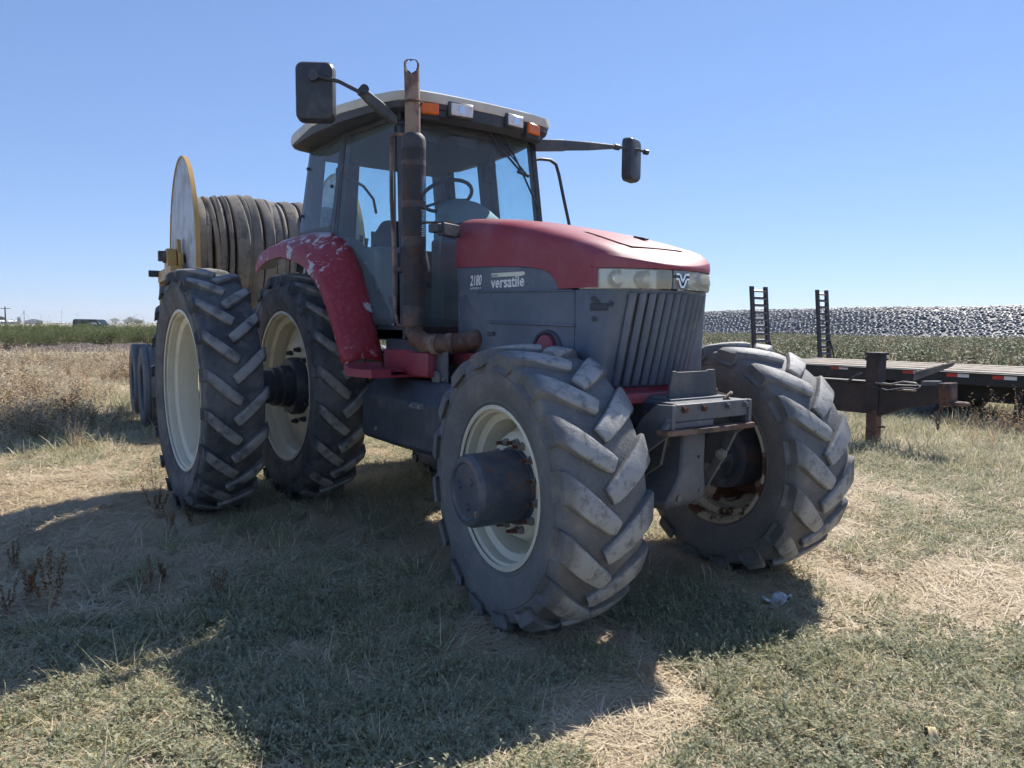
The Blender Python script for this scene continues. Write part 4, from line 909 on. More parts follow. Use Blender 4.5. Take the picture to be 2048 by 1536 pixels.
b = MB(); b.lathe([(-.12, .305), (-.13, .315), (-.10, .295), (-.02, .28), (-.02, .14), (-.06, .12), (-.06, 0), (0, 0), (.0, .28), (.12, .305)], 40); ME_TR = b.mesh('rim', 'frame_iron', 35)
for wx, wy in ((-4.77, -1.0), (-6.28, -.87)):
    lp = WI @ Vector((wx, wy, 0))
    for yy in (lp.y, WID + .60):
        wh = link('wheel', ME_TR, W, loc=(lp.x, yy, .535)); link('tyre', ME_TT, wh)
        if yy > 1: wh.rotation_euler = (0, 0, math.pi)
    b = MB(); b.cyl((lp.x, lp.y, .535), (lp.x, WID + .6, .535), .06, 16); b.build('axle', 'frame_iron', W)

# wound drag hose: flattened turns of uneven width
H = thing('drag_hose', 'flattened brown fabric drag hose wound in uneven turns on the reel', 'hose', (float(C0[0]), float(C0[1]), GW), RZW)
rh = random.Random(5); y = .04
widths = [.06, .12, .07, .06, .07, .055, .06, .16, .06, .12, .06, .12, .055, .13, .06, .14, .055, .13, .06, .14, .06, .13, .06]
rads = [.835, .85, .865, .87, .885, .885, .90, .915, .912, .905, .895, .895, .89, .885, .88, .88, .875, .88, .87, .87, .865, .865, .86]
kS = 1.0
for w_, r_ in zip(widths, rads):
    ph1, ph2, am = rh.uniform(0, 6), rh.uniform(0, 6), rh.uniform(.01, .035)
    n = 96; lean = rh.uniform(-.012, .02); secs = []
    for j in range(n):
        q = 2 * math.pi * j / n; dy = am * math.sin(q + ph1) + .012 * math.sin(3 * q + ph2); dr = .012 * math.sin(2 * q + ph2) + .008 * math.sin(5 * q + ph1)
        hw = w_ / 2 * (1 + .06 * math.sin(2 * q + ph1))
        pr = [(-hw * 1.02, -.13), (-hw * 1.02, -.03), (-hw * .9, -.004), (-hw * .6, .004), (0, .006), (hw * .55, .006 + lean), (hw * .85, .004 + lean), (hw * 1.0, -.016 + lean), (hw * 1.02, -.13)]
        secs.append([((r_ + dr + p_) * math.cos(q), y + w_ / 2 + dy + yy, zc + (r_ + dr + p_) * math.sin(q)) for yy, p_ in pr])
    secs.append(secs[0]); b = MB(); b.loft(secs, False, False); b.build('turn', 'hose', H, 50)
    y += w_ * .99

# ================================================================== FLATBED TRAILER (right, behind)
FX0, FX1, FY0, FY1, FZ = -3.1, 6.8, 9.32, 11.75, .82
FB = thing('flatbed_trailer', 'long black flatbed trailer with pale plank deck and red and white reflectors', 'trailer', ((FX0 + FX1) / 2, (FY0 + FY1) / 2, 0))
def loc(o): return (0, 0, 0)
ox, oy = FB.location.x, FB.location.y
npl = 13; pw = (FY1 - FY0 - .06) / npl
for i in range(npl):
    b = MB(); b.box(((FX0 + FX1) / 2 - ox + rh.uniform(-.02, .02), FY0 + .03 + pw * (i + .5) - oy, FZ - .02 + rh.uniform(-.006, .006)), (FX1 - FX0 - .05, pw - .012, .04)); b.build('plank', 'plank_wood', FB, 30, .003)
for yy, s in ((FY0, -1), (FY1, 1)):
    b = MB(); b.box(((FX0 + FX1) / 2 - ox, yy - oy, FZ - .115), (FX1 - FX0, .03, .19)); b.box(((FX0 + FX1) / 2 - ox, yy - oy + s * .025, FZ - .03), (FX1 - FX0, .05, .02)); b.build('side_rail', 'trailer_black', FB, 30, .004)
b = MB(); b.box((FX0 - ox - .02, (FY0 + FY1) / 2 - oy, FZ - .11), (.08, FY1 - FY0, .18)); b.build('tail_beam', 'trailer_black', FB, 30, .004)
b = MB()
for yy in (FY0 + .65, FY1 - .65): b.bar((FX0 - ox, yy - oy, FZ - .36), (FX1 + .9 - ox, yy - oy, FZ - .36), .12, .28)
for x in np.arange(FX0 + .4, FX1, .6): b.bar((x - ox, FY0 + .05 - oy, FZ - .16), (x - ox, FY1 - .05 - oy, FZ - .16), .05, .09)
b.build('frame', 'trailer_black', FB)
for p0, p1, p2, py in ((1661, 1678, 1696, 735), (1748, 1758, 1769, 741), (1805, 1827, 1850, 744), (1893, 1915, 1938, 750.5), (1985, 2008, 2034, 756)):
    xa, xm, xb = (float(at(p, py, 1, FY0 - .018)[0]) for p in (p0, p1, p2)); z = float(at(p1, py, 1, FY0 - .018)[2])
    for x0, x1, mt in ((xa, xm, 'reflect_red'), (xm + .002, xb, 'reflect_white')):
        b = MB(); b.box(((x0 + x1) / 2 - ox, FY0 - .0175 - oy, z), (x1 - x0, .004, .055)); b.build('reflector', mt, FB, 0)
for x in (-.9, .1):
    for yy in (FY0 + .28, FY1 - .28):
        b = MB(); b.lathe([(.09, .20), (.11, .24), (.115, .32), (.10, .37), (.06, .385), (-.06, .385), (-.10, .37), (-.115, .32), (-.11, .24), (-.09, .20)], 40); wh = b.build('wheel', 'rubber', FB, 35, loc=(x - ox, yy - oy, .375))
        b = MB(); b.lathe([(-.08, .21), (-.06, .19), (-.03, .12), (-.05, .06), (-.05, 0)], 28); b.lathe([(.08, .21), (.06, .19), (.03, .12), (.03, 0)], 28); b.build('rim', 'frame_iron', wh)
for px, py in ((2040, 800),):
    p = at(px, py, 1, FY0 + .2); b = MB(); b.bar((p[0] - ox, FY0 + .2 - oy, .6), (p[0] - ox, FY0 + .2 - oy, .03), .11, .11); b.box((p[0] - ox, FY0 + .2 - oy, .02), (.28, .28, .03)); b.build('landing_leg', 'trailer_black', FB, 30, .005)
def ramp(pxc, pyt, wpx):
    xr = FX0 - .18; pc = at(pxc, pyt, 0, xr); w_ = wpx * 13.2 / FPX * 1.12; zt = float(pc[2]); yc = float(pc[1])
    b = MB(); r0 = Vector((xr - ox + .06, yc - oy, FZ - .12)); r1 = Vector((xr - ox - .06, yc - oy - .03, zt))
    for s in (-1, 1): b.bar(r0 + Vector((0, s * w_ / 2, 0)), r1 + Vector((0, s * w_ / 2, 0)), .05, .10, (0, 1, 0))
    rp = b.build('ramp', 'trailer_black', FB, 30, .004)
    n = 11
    for i in range(n):
        t = (i + .4) / n; c = r0.lerp(r1, t); g = MB(); g.box(c, (.075, w_ - .05, .032), Matrix.Rotation(.5, 3, 'Y')); g.build('rung', 'iron_grey', rp)
    g = MB(); g.bar(r0 + Vector((0, w_ / 2, .48)), (xr - ox + .02, yc - oy + w_ / 2 + .28, FZ - .05), .03, .03); g.build('brace', 'trailer_black', rp)
ramp(1524, 573, 46); ramp(1650, 580, 36)

# ================================================================== TRAILER TONGUE (right)
TY = 6.1
def tp(px, py, y=TY): p = at(px, py, 1, y); return Vector((float(p[0]), 0, float(p[2])))
jx = tp(1745, 890).x
TT = thing('trailer_tongue', 'rusty dark trailer drawbar with jack post and pintle eye standing in the weeds', 'trailer', (jx, TY, 0))
def tl(v, dy=0): return (v.x - jx, dy, v.z)
b = MB(); b.bar((0, 0, .45), (0, 0, tp(1745, 710).z), .175, .165); b.box((0, 0, tp(1745, 707).z), (.21, .20, .035)); b.box((0, 0, tp(1745, 718).z), (.20, .19, .03)); jk = b.build('jack', 'trailer_rust', TT, 30, .006)
b = MB(); b.bar((0, 0, .02), (0, 0, .47), .13, .13); b.box((0, 0, .01), (.26, .26, .03)); b.tube([(.06, 0, .24), (.13, -.02, .26), (.15, -.02, .25)], .016, 8); b.build('jack_foot', 'rust', jk, 30, .004)
z1, z0 = tp(1700, 762).z, tp(1700, 822).z
b = MB(); b.box((-1.0, 0, (z0 + z1) / 2), (2.0, .16, z1 - z0)); b.box((-1.0, 0, z1 + .01), (2.0, .20, .02)); b.build('drawbar', 'trailer_rust', TT, 30, .006)
b = MB(); P = [tp(1760, 768), tp(1885, 772), tp(1885, 806), tp(1815, 816), tp(1760, 832)]; b.prism([tl(p, -.06) for p in P], (0, .12, 0)); b.build('nose_beam', 'trailer_rust', TT, 30, .006)
b = MB(); P = [tp(1846, 762), tp(1880, 762), tp(1880, 771), tp(1846, 771)]; b.prism([tl(p, -.05) for p in P], (0, .10, 0)); b.build('top_plate', 'iron_grey', TT, 30, .003)
b = MB(); P = [tp(1884, 766), tp(1908, 766), tp(1908, 812), tp(1884, 812)]; b.prism([tl(p, -.09) for p in P], (0, .18, 0)); pp = b.build('hitch_plate', 'rust', TT, 30, .005)
for py in (772, 782, 796, 806):
    for dy in (-.10,):
        g = MB(); q = tp(1896, py); bolt(g, tl(q, dy), (0, -1, 0), .014, .02); g.build('bolt', 'bolt_rust', pp)
c = tp(1920, 808); b = MB(); b.tube([(c.x - jx + .075 * math.cos(q), .085 * math.sin(q), c.z) for q in np.linspace(0, 2 * math.pi, 24, endpoint=False)], .024, 10, closed=True); b.build('pintle_eye', 'rust', TT)
# safety chain: every link a part
ch = None
for i, (px, py) in enumerate([(1892, 812), (1889, 822), (1886, 832), (1884, 842), (1884, 852)]):
    q = tp(px, py); g = MB(); g.tube([(q.x - jx + (.022 * math.cos(t) if i % 2 else 0), -.10 + (0 if i % 2 else .022 * math.cos(t)), q.z + .036 * math.sin(t)) for t in np.linspace(0, 2 * math.pi, 12, endpoint=False)], .008, 6, closed=True); g.build('chain_link', 'rust', TT)
for k, (pts, r_) in enumerate(([[(1760, 765), (1790, 768), (1815, 763), (1840, 766), (1848, 773), (1840, 781), (1800, 778)], .012], [[(1755, 772), (1785, 780), (1820, 775), (1850, 778)], .010], [[(1705, 763), (1722, 752), (1735, 745)], .014])):
    b = MB(); b.tube([tl(tp(px, py), -.10 - .02 * k) for px, py in pts], r_, 8); b.build('air_line', 'bolt_steel' if k == 0 else 'black_plastic', TT)
b = MB(); b.box((-1.9, .0, .62), (.16, 1.9, .18)); b.box((-2.6, -.0, .62), (1.3, 1.7, .14)); b.build('front_frame', 'trailer_rust', TT, 30, .006)
for s in (-1, 1):
    g = MB(); g.lathe([(.09, .20), (.11, .24), (.115, .32), (.10, .37), (.06, .385), (-.06, .385), (-.10, .37), (-.115, .32), (-.11, .24), (-.09, .20), (-.02, .16), (-.02, 0)], 36); g.build('wheel', 'rubber', TT, 35, loc=(-2.7, s * .75, .37))
# loose board
pa, pb = tp(1815, 764), tp(1880, 735); b = MB(); b.prism([(pa.x, TY + .12, pa.z), (pb.x, TY + .30, pb.z), (pb.x + .02, TY + .34, pb.z + .055), (pa.x + .0, TY + .16, pa.z + .11)], (.01, .03, .02)); b.build('loose_board', 'old_board', None, 30, .003, label='weathered loose board lying slanted on the rusty drawbar', category='board')

# ================================================================== SILAGE PILE WITH TYRES
P0 = at(1415, 674, 2, 0)[:2]; P1 = at(2048, 688, 2, 0)[:2]; dv = P1 - P0; LP = float(np.linalg.norm(dv)); dv = dv / LP; nv = np.array([-dv[1], dv[0]])
if nv @ (CP[:2] - P0) > 0: nv = -nv      # into the pile, away from the camera
HP = 4.35; SL = 8.5
def pile_h(s, t):   # s along, t into the pile
    wob = .07 * math.sin(s * .11) + .04 * math.sin(s * .33 + 1)
    return (HP + wob) * float(smooth(-.25, 1.02, t / SL)) - .35
b = MB(); secs = []
for s in np.linspace(-70, LP + 130, 120):
    secs.append([tuple((P0 + dv * s + nv * t).tolist()) + (pile_h(s, min(t, SL)) if t < 40 else -.4,) for t in (-1.5, 0, 1.2, 2.4, 3.6, 4.8, 6.0, 7.2, 8.5, 14, 30, 40)])
b.loft(secs, False, False); b.build('silage_pile', 'black_sheet', None, 60, label='long low silage pile under black plastic sheeting beyond the trailers', category='silage pile')
pos = []
for i, s in enumerate(np.arange(-55, LP + 50, .76)):
    for j, t in enumerate(np.arange(.3, 9.2, .60)):
        ss = s + (.38 if j % 2 else 0) + rh.uniform(-.16, .16); t2 = t + rh.uniform(-.15, .15)
        if rh.random() < .05: continue
        q = P0 + dv * ss + nv * t2; z = pile_h(ss, min(t2, SL)); sl_ = (pile_h(ss, min(t2 + .2, SL)) - pile_h(ss, min(t2 - .2, SL))) / .4
        pos.append((q[0], q[1], z, sl_, ss))
def old_tyre(n, m_):
    b = MB(); secs = []
    prof = [(.22, .03), (.235, .10), (.33, .145), (.42, .12), (.45, .06), (.42, .0), (.30, -.03)] if m_ > 5 else [(.22, .03), (.33, .14), (.45, .07), (.40, -.02)]
    for j in range(n + 1):
        q = 2 * math.pi * j / n; secs.append([(r * math.cos(q), r * math.sin(q), z) for r, z in prof])
    b.loft(secs, False, False); return b
ME_OT = old_tyre(16, 7).mesh('old_tyre', 'old_tyre', 50)
vis = []
for k, (x, y, z, s_, ss) in enumerate(pos):
    d = np.array([x, y, z]) - CP; dep = d @ CF; px = 1024 + FPX * (d @ CR) / dep
    vis.append((dep if 1400 < px < 2060 else 1e9, k))
near = set(k for _, k in sorted(vis)[:295])
ang_n = math.atan2(nv[1], nv[0]); LOWP = old_tyre(10, 3); rest = MB()
for k, (x, y, z, s_, ss) in enumerate(pos):
    rot = Matrix.Rotation(ang_n, 3, 'Z') @ Matrix.Rotation(-math.atan(s_) + rh.uniform(-.16, .16), 3, 'Y') @ Matrix.Rotation(rh.uniform(-.16, .16), 3, 'X')
    sc_ = rh.uniform(.66, .98)
    if k in near:
        o = link('old_tyre', ME_OT); o.rotation_euler = rot.to_euler(); o.location = (x, y, z + .03); o.scale = (sc_, sc_, sc_)
        o['label'] = 'worn grey old tyre weighing down the black silage sheet'; o['category'] = 'tyre'; o['group'] = 'old tyres laid over the silage pile'
    else: rest.add([rot @ (Vector(p) * sc_) + Vector((x, y, z + .03)) for p in LOWP.v], LOWP.f)
me = bpy.data.meshes.new('old_tyres_far'); me.from_pydata(rest.v, [], rest.f); me.shade_smooth(); me.materials.append(MAT['old_tyre'])
link('far_tyre_cover', me, kind='stuff', label='more worn old tyres spread over the far silage pile', category='tyres')

# ================================================================== LEFT BACKGROUND
def gpt(px, dep):   # ground point under a column at a depth
    p = atd(px, 650, dep); return float(p[0]), float(p[1])
# earth bank in front of the crop
b = MB(); secs = []
for px in np.linspace(-500, 420, 60):
    row = []
    for dep, z in ((37, -.08), (38.5, .12), (40, .42), (42, .50), (45, .30), (48, .10), (51, -.06)):
        x, y = gpt(px, dep); row.append((x, y, z * .62 + .07 * rh.uniform(-1, 1) * (z > 0)))
    secs.append(row)
b.loft(secs, False, False)
a = weathered('dark_shaded_earth', (.060, .045, .040), (.12, .09, .07), (.45, .75), .8, .95, bump=.4); b.build('earth_bank', 'dark_shaded_earth', None, 60, kind='structure', label='low bank of dark turned earth, shade coloured in, along the field edge')  # dark soil, painted darker still for the shade on its near side
# van on the field road
vx, vy = gpt(189, 105); VA = math.atan2(CR[1], CR[0]) - .10
VN = thing('van', 'dark green van driving along the field road in a cloud of dust', 'van', (vx, vy, .05), VA)
prof = [(-2.65, .45), (2.35, .45), (2.62, .55), (2.66, .80), (2.55, .98), (1.62, 1.10), (1.05, 1.78), (.75, 1.88), (-2.30, 1.92), (-2.58, 1.80), (-2.68, 1.1)]
b = MB(); b.loft([[(x * (1 if abs(y) < .9 else .985), y, .45 + (z - .45) * (1 if abs(y) < .9 else .97)) for x, z in prof] for y in (-.98, -.88, .88, .98)]); b.build('body', 'car_paint', VN, 30, .05)
for x0, x1, x2, x3 in ((.20, .92, .70, .20), (-.85, .08, .08, -.85), (-2.35, -.98, -.98, -2.25)):
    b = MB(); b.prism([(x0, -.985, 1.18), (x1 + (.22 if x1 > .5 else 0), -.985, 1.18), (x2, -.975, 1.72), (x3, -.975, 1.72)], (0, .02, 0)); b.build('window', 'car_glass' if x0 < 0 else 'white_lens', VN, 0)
b = MB(); b.prism([(1.60, -.80, 1.14), (1.60, .80, 1.14), (1.10, .74, 1.76), (1.10, -.74, 1.76)], (.03, 0, .03)); b.build('windshield', 'car_glass', VN, 0)
for x in (-1.75, 1.65):
    for y in (-.90, .90):
        b = MB(); b.lathe([(-.11, 0), (-.11, .30), (-.09, .355), (.09, .355), (.11, .30), (.11, 0)], 28); wh = b.build('wheel', 'rubber', VN, 30, loc=(x, y, .355))
        b = MB(); b.lathe([(-.118, 0), (-.118, .20)], 20); b.build('rim', 'galvanised', wh)
# farm buildings
def face_rot(px): d = ray(px, 650); return math.atan2(d[1], d[0]) - math.pi / 2
def shed(px0, px1, pyt, dep, depth_m, wall, label, ridge=None, name='shed', ground=0):
    p0, p1 = atd(px0, 650, dep), atd(px1, 650, dep); w_ = float(np.linalg.norm(p1 - p0)); zt = float(atd((px0 + px1) / 2, pyt, dep)[2])
    t = thing(name, label, 'building', (float((p0[0] + p1[0]) / 2), float((p0[1] + p1[1]) / 2), ground), face_rot((px0 + px1) / 2))
    b = MB()
    if ridge:
        ze = zt * .62; b.prism([(-w_ / 2, 0, 0), (w_ / 2, 0, 0), (w_ / 2, 0, ze), (0, 0, zt), (-w_ / 2, 0, ze)], (0, depth_m, 0)); b.build('wall', wall, t, 0)
        b = MB(); b.prism([(-w_ / 2 - .4, -.4, ze - .1), (0, -.4, zt + .1), (w_ / 2 + .4, -.4, ze - .1), (w_ / 2 + .4, -.4, ze + .15), (0, -.4, zt + .4), (-w_ / 2 - .4, -.4, ze + .15)], (0, depth_m + .8, 0)); b.build('roof', 'white_metal_wall', t, 0)
        b = MB(); b.box((0, -.15, ze * .4), (w_ * .3, .2, ze * .8)); b.build('door', 'white_metal_wall', t, 0)
    else:
        ze = zt * .55; b.box((0, depth_m / 2, ze / 2), (w_, depth_m, ze)); b.build('wall', wall, t, 0)
        b = MB(); b.prism([(-w_ / 2 - .5, -.5, ze), (-w_ / 2 - .5, depth_m / 2, zt), (-w_ / 2 - .5, depth_m + .5, ze)], (w_ + 1, 0, 0)); b.build('roof', 'white_metal_wall', t, 0)
        for k in range(4):
            b = MB(); b.box((-w_ / 2 + w_ * (k + .5) / 4, -.1, ze * .45), (w_ * .10, .2, ze * .7)); b.build('door', 'grey_metal_wall', t, 0)
shed(2, 37, 640, 620, 14, 'grey_metal_wall', 'long low white roofed shed beside the small grain bin')
shed(53, 83, 638, 640, 16, 'grey_metal_wall', 'pale grey gabled barn right of the grain elevator mast', True, 'barn')
shed(109, 131, 645, 700, 12, 'white_metal_wall', 'far low white shed between the barn and the van')
shed(138, 152, 646, 720, 12, 'grey_metal_wall', 'tiny far grey shed just behind the van')
def place(px, dep): p = atd(px, 650, dep); return (float(p[0]), float(p[1]), 0.)
def zat(px, py, dep): return float(atd(px, py, dep)[2])
g_ = thing('grain_bin', 'small round galvanised grain bin between shed and elevator mast', 'grain bin', place(39, 610)); z = zat(39, 635, 610)
b = MB(); b.cyl((0, 0, 0), (0, 0, z), 1.5, 24); b.build('bin_wall', 'galvanised', g_); b = MB(); b.cyl((0, 0, z), (0, 0, z + .9), 1.6, 24, .2); b.build('bin_roof', 'galvanised', g_)
g_ = thing('grain_elevator', 'thin grain elevator mast with sloping spouts above the barn', 'elevator', place(49, 615)); z = zat(49, 622, 615)
b = MB(); b.box((0, 0, z / 2), (.55, .55, z)); b.box((0, 0, z), (1.1, .9, .8)); b.build('mast', 'grey_metal_wall', g_)
rz = face_rot(49); ux, uy = math.cos(rz), math.sin(rz)
for s, k in ((-1, .45), (1, .5), (1, .72)):
    b = MB(); b.tube([(0, 0, z - .5), (s * ux * 4.6 * k * 1.4, s * uy * 4.6 * k * 1.4, z * (1 - k))], .12, 8); b.build('spout', 'grey_metal_wall', g_)
up_ = thing('utility_pole', 'brown wooden utility pole standing alone at the far field edge', 'pole', place(11.5, 150)); z = zat(11.5, 613, 150)
b = MB(); b.cyl((0, 0, 0), (0, 0, z), .16, 12, .11); b.build('post', 'pole_wood', up_); rz = face_rot(11.5)
b = MB(); b.bar((-math.cos(rz) * .9, -math.sin(rz) * .9, z - .4), (math.cos(rz) * .9, math.sin(rz) * .9, z - .4), .09, .11); b.build('crossarm', 'pole_wood', up_)
for i, (px, py, dep, ph) in enumerate(((83, 632, 4400, .3), (99, 634, 5000, 1.1), (124, 624, 3600, 1.25), (157, 631, 4300, .5), (220, 633, 4700, .8), (249, 634, 5000, .5), (274, 629, 4200, 1.9), (288, 636, 5400, .1))):
    t = thing('wind_turbine', *((('tallest far wind turbine between the barn and the van', 'wind turbine', place(px, dep), face_rot(px)) if i == 2 else ('far pale wind turbine rising just behind the van roof', 'wind turbine', place(px, dep), face_rot(px)) if i == 3 else ('small far wind turbine between the barn and the tallest turbine', 'wind turbine', place(px, dep), face_rot(px), 'turbines by the barn') if i < 2 else ('small far wind turbine above the horizon trees and dust', 'wind turbine', place(px, dep), face_rot(px), 'turbines above the trees')))); z = zat(px, py, dep)
    b = MB(); b.cyl((0, 0, 0), (0, 0, z), 1.9, 12, 1.2); b.build('tower', 'turbine_hazed_white', t); b = MB(); b.box((0, 0, z + 1.5), (2.4, 6, 2.6)); b.build('nacelle', 'turbine_hazed_white', t)
    for k in range(3):
        q = ph + 2 * math.pi * k / 3; b = MB(); b.loft([[(r * math.cos(q) - c_ * math.sin(q), -4.5, z + 1.5 + r * math.sin(q) + c_ * math.cos(q)) if e == 0 else (r * math.cos(q) - c_ * math.sin(q), -4.0, z + 1.5 + r * math.sin(q) + c_ * math.cos(q)) for c_, e in ((-w_, 0), (w_, 0), (w_, 1), (-w_, 1))] for r, w_ in ((1, .9), (5, 1.2), (24, .35))]); b.build('blade', 'turbine_hazed_white', t, 0)

# ================================================================== VEGETATION
def leaf(V, Fc, p, d, n, ln, wd, bend=0):
    """a pointed leaf blade: base p, direction d, surface normal hint n"""
    d = np.asarray(d, float); d /= np.linalg.norm(d) + 1e-9; s = np.cross(d, n); s /= np.linalg.norm(s) + 1e-9; up = np.cross(s, d); o = len(V)
    V += [p, p + d * ln * .45 + s * wd / 2 + up * bend * ln * .3, p + d * ln - up * bend * ln * .2, p + d * ln * .45 - s * wd / 2 + up * bend * ln * .3]
    Fc.append((o, o + 1, o + 2, o + 3))
def blade(V, Fc, p, az, ln, wd, lean, curl, seg=3):
    a_ = np.array([math.cos(az), math.sin(az), 0]); s = np.array([-a_[1], a_[0], 0]); o = len(V); q = np.array(p, float); el = lean
    for i in range(seg + 1):
        w_ = wd * (1 - (i / seg) ** 1.5) / 2
        if i < seg: V += [q - s * w_, q + s * w_]
        else: V.append(q)
        q = q + (a_ * math.cos(el) + np.array([0, 0, 1.]) * math.sin(el)) * ln / seg; el -= curl / seg
    for i in range(seg - 1): Fc.append((o + 2 * i, o + 2 * i + 1, o + 2 * i + 3, o + 2 * i + 2))
    Fc.append((o + 2 * seg - 2, o + 2 * seg - 1, o + 2 * seg))
def proto(parts):
    """parts: list of (V, F, material); returns a mesh"""
    V = []; F_ = []; mi = []
    for k, (v, f, m_) in enumerate(parts):
        o = len(V); V += [tuple(map(float, q)) for q in v]; F_ += [tuple(o + i for i in g) for g in f]; mi += [k] * len(f)
    me = bpy.data.meshes.new('proto'); me.from_pydata(V, [], F_)
    for _, _, m_ in parts: me.materials.append(MAT[m_])
    me.polygons.foreach_set('material_index', mi); me.shade_smooth(); return me
U = rng.uniform
Zv = np.array([0, 0, 1.])
def p_knot(lm='weed_leaf', ns=16, h=.05, rad_=.10):
    V, Fc, V2, F2 = [], [], [], []
    for _ in range(ns):
        az = U(0, 6.28); el = U(.25, 1.2); ln = U(.5, 1.2) * rad_; a_ = np.array([math.cos(az) * math.cos(el), math.sin(az) * math.cos(el), math.sin(el) * .8]); p = np.array([U(-.03, .03), U(-.03, .03), 0.])
        blade(V2, F2, p, az, ln, .0022, el, .3, 2)
        for t in np.arange(.15, 1.02, .11):
            q = p + a_ * ln * t; az2 = U(0, 6.28); leaf(V, Fc, q, np.array([math.cos(az2), math.sin(az2), U(.1, .9)]), Zv + U(-.4, .4, 3), U(.012, .022), U(.006, .011))
    return proto([(V, Fc, lm), (V2, F2, 'straw')])
def p_straw(mt='straw', n=34, rad_=.10, ln=(.05, .17)):
    V, Fc = [], []
    for _ in range(n):
        blade(V, Fc, (U(-rad_, rad_), U(-rad_, rad_), U(.0, .022)), U(0, 6.28), U(*ln), U(.0025, .006), U(-.05, .28), U(.0, .5), 2)
    return proto([(V, Fc, mt)])
def p_tuft(mt='grass_green', n=30, h=(.07, .17), lean=(.5, 1.35), wd=(.003, .006), rad_=.03, dry=.3):
    A, Af, B_, Bf = [], [], [], []
    for _ in range(n):
        v, f = (B_, Bf) if U() < dry else (A, Af)
        blade(v, f, (U(-rad_, rad_), U(-rad_, rad_), -.005), U(0, 6.28), U(*h), U(*wd), U(*lean), U(.3, 1.5), 4)
    return proto([(A, Af, mt), (B_, Bf, 'straw')])
def p_pig(h=.38):
    V, Fc, S_, Sf, L_, Lf = [], [], [], [], [], []
    for _ in range(int(U(3, 6))):
        az = U(0, 6.28); hh = h * U(.55, 1); lean = U(1.15, 1.5); blade(S_, Sf, (U(-.02, .02), U(-.02, .02), 0), az, hh, .007, lean, .1, 4)
        a_ = np.array([math.cos(az) * math.cos(lean), math.sin(az) * math.cos(lean), math.sin(lean)])
        for t in np.arange(.15, .62, .05):
            q = a_ * hh * t; z2 = U(0, 6.28); leaf(L_, Lf, q, (math.cos(z2), math.sin(z2), U(-.5, .5)), Zv, U(.03, .06), U(.012, .022), .3)
        for t in np.arange(.45, 1.0, .008):
            q = a_ * hh * t; z2 = U(0, 6.28); leaf(V, Fc, q, (math.cos(z2), math.sin(z2), U(.2, 1.2)), U(-1, 1, 3), U(.012, .026), U(.006, .012))
    return proto([(V, Fc, 'pigweed_head'), (S_, Sf, 'dry_weed'), (L_, Lf, 'dry_weed')])
def p_rosette():
    V, Fc = [], []
    for i in range(11):
        az = i * 2.4 + U(-.3, .3); leaf(V, Fc, np.array([0, 0, .005]), (math.cos(az), math.sin(az), U(.15, .6)), Zv, U(.06, .12), U(.03, .05), .35)
    return proto([(V, Fc, 'broad_leaf')])
def p_dry(h=.6, mt='dry_weed', lm='straw', nb=9, leaves=9):
    S_, Sf, V, Fc = [], [], [], []
    for _ in range(nb):
        az = U(0, 6.28); lean = U(.75, 1.5); hh = h * U(.5, 1.05); blade(S_, Sf, (U(-.05, .05), U(-.05, .05), 0), az, hh, .006, lean, U(-.1, .4), 4)
        a_ = np.array([math.cos(az) * math.cos(lean), math.sin(az) * math.cos(lean), math.sin(lean)])
        for t in np.linspace(.3, 1.0, leaves):
            q = a_ * hh * t; z2 = U(0, 6.28); dd = np.array([math.cos(z2), math.sin(z2), U(-.2, .9)])
            leaf(V, Fc, q, dd, U(-1, 1, 3), U(.03, .08), U(.006, .016), .2)
            if U() < .5: leaf(V, Fc, q + U(-.03, .03, 3), U(-1, 1, 3), U(-1, 1, 3), U(.015, .03), U(.008, .014))
    return proto([(S_, Sf, mt), (V, Fc, lm)])
def p_bush(h=1.15, w_=.5, n=260, lm='crop_leaf', ls=(.06, .13)):
    S_, Sf, V, Fc = [], [], [], []
    for _ in range(7): blade(S_, Sf, (U(-.1, .1), U(-.1, .1), 0), U(0, 6.28), h * U(.6, 1), .012, U(1.0, 1.5), .1, 3)
    for _ in range(n):
        t = U() ** .7; r_ = w_ * (.35 + .65 * math.sin(math.pi * min(1, t * .8 + .15))) * math.sqrt(U()); q = U(0, 6.28)
        leaf(V, Fc, np.array([r_ * math.cos(q), r_ * math.sin(q), h * t * U(.75, 1.05)]), (math.cos(q) + U(-.7, .7), math.sin(q) + U(-.7, .7), U(-.3, .9)), Zv + U(-.6, .6, 3), U(*ls), U(ls[0] * .4, ls[1] * .45), .2)
    return proto([(S_, Sf, 'dry_weed'), (V, Fc, lm)])
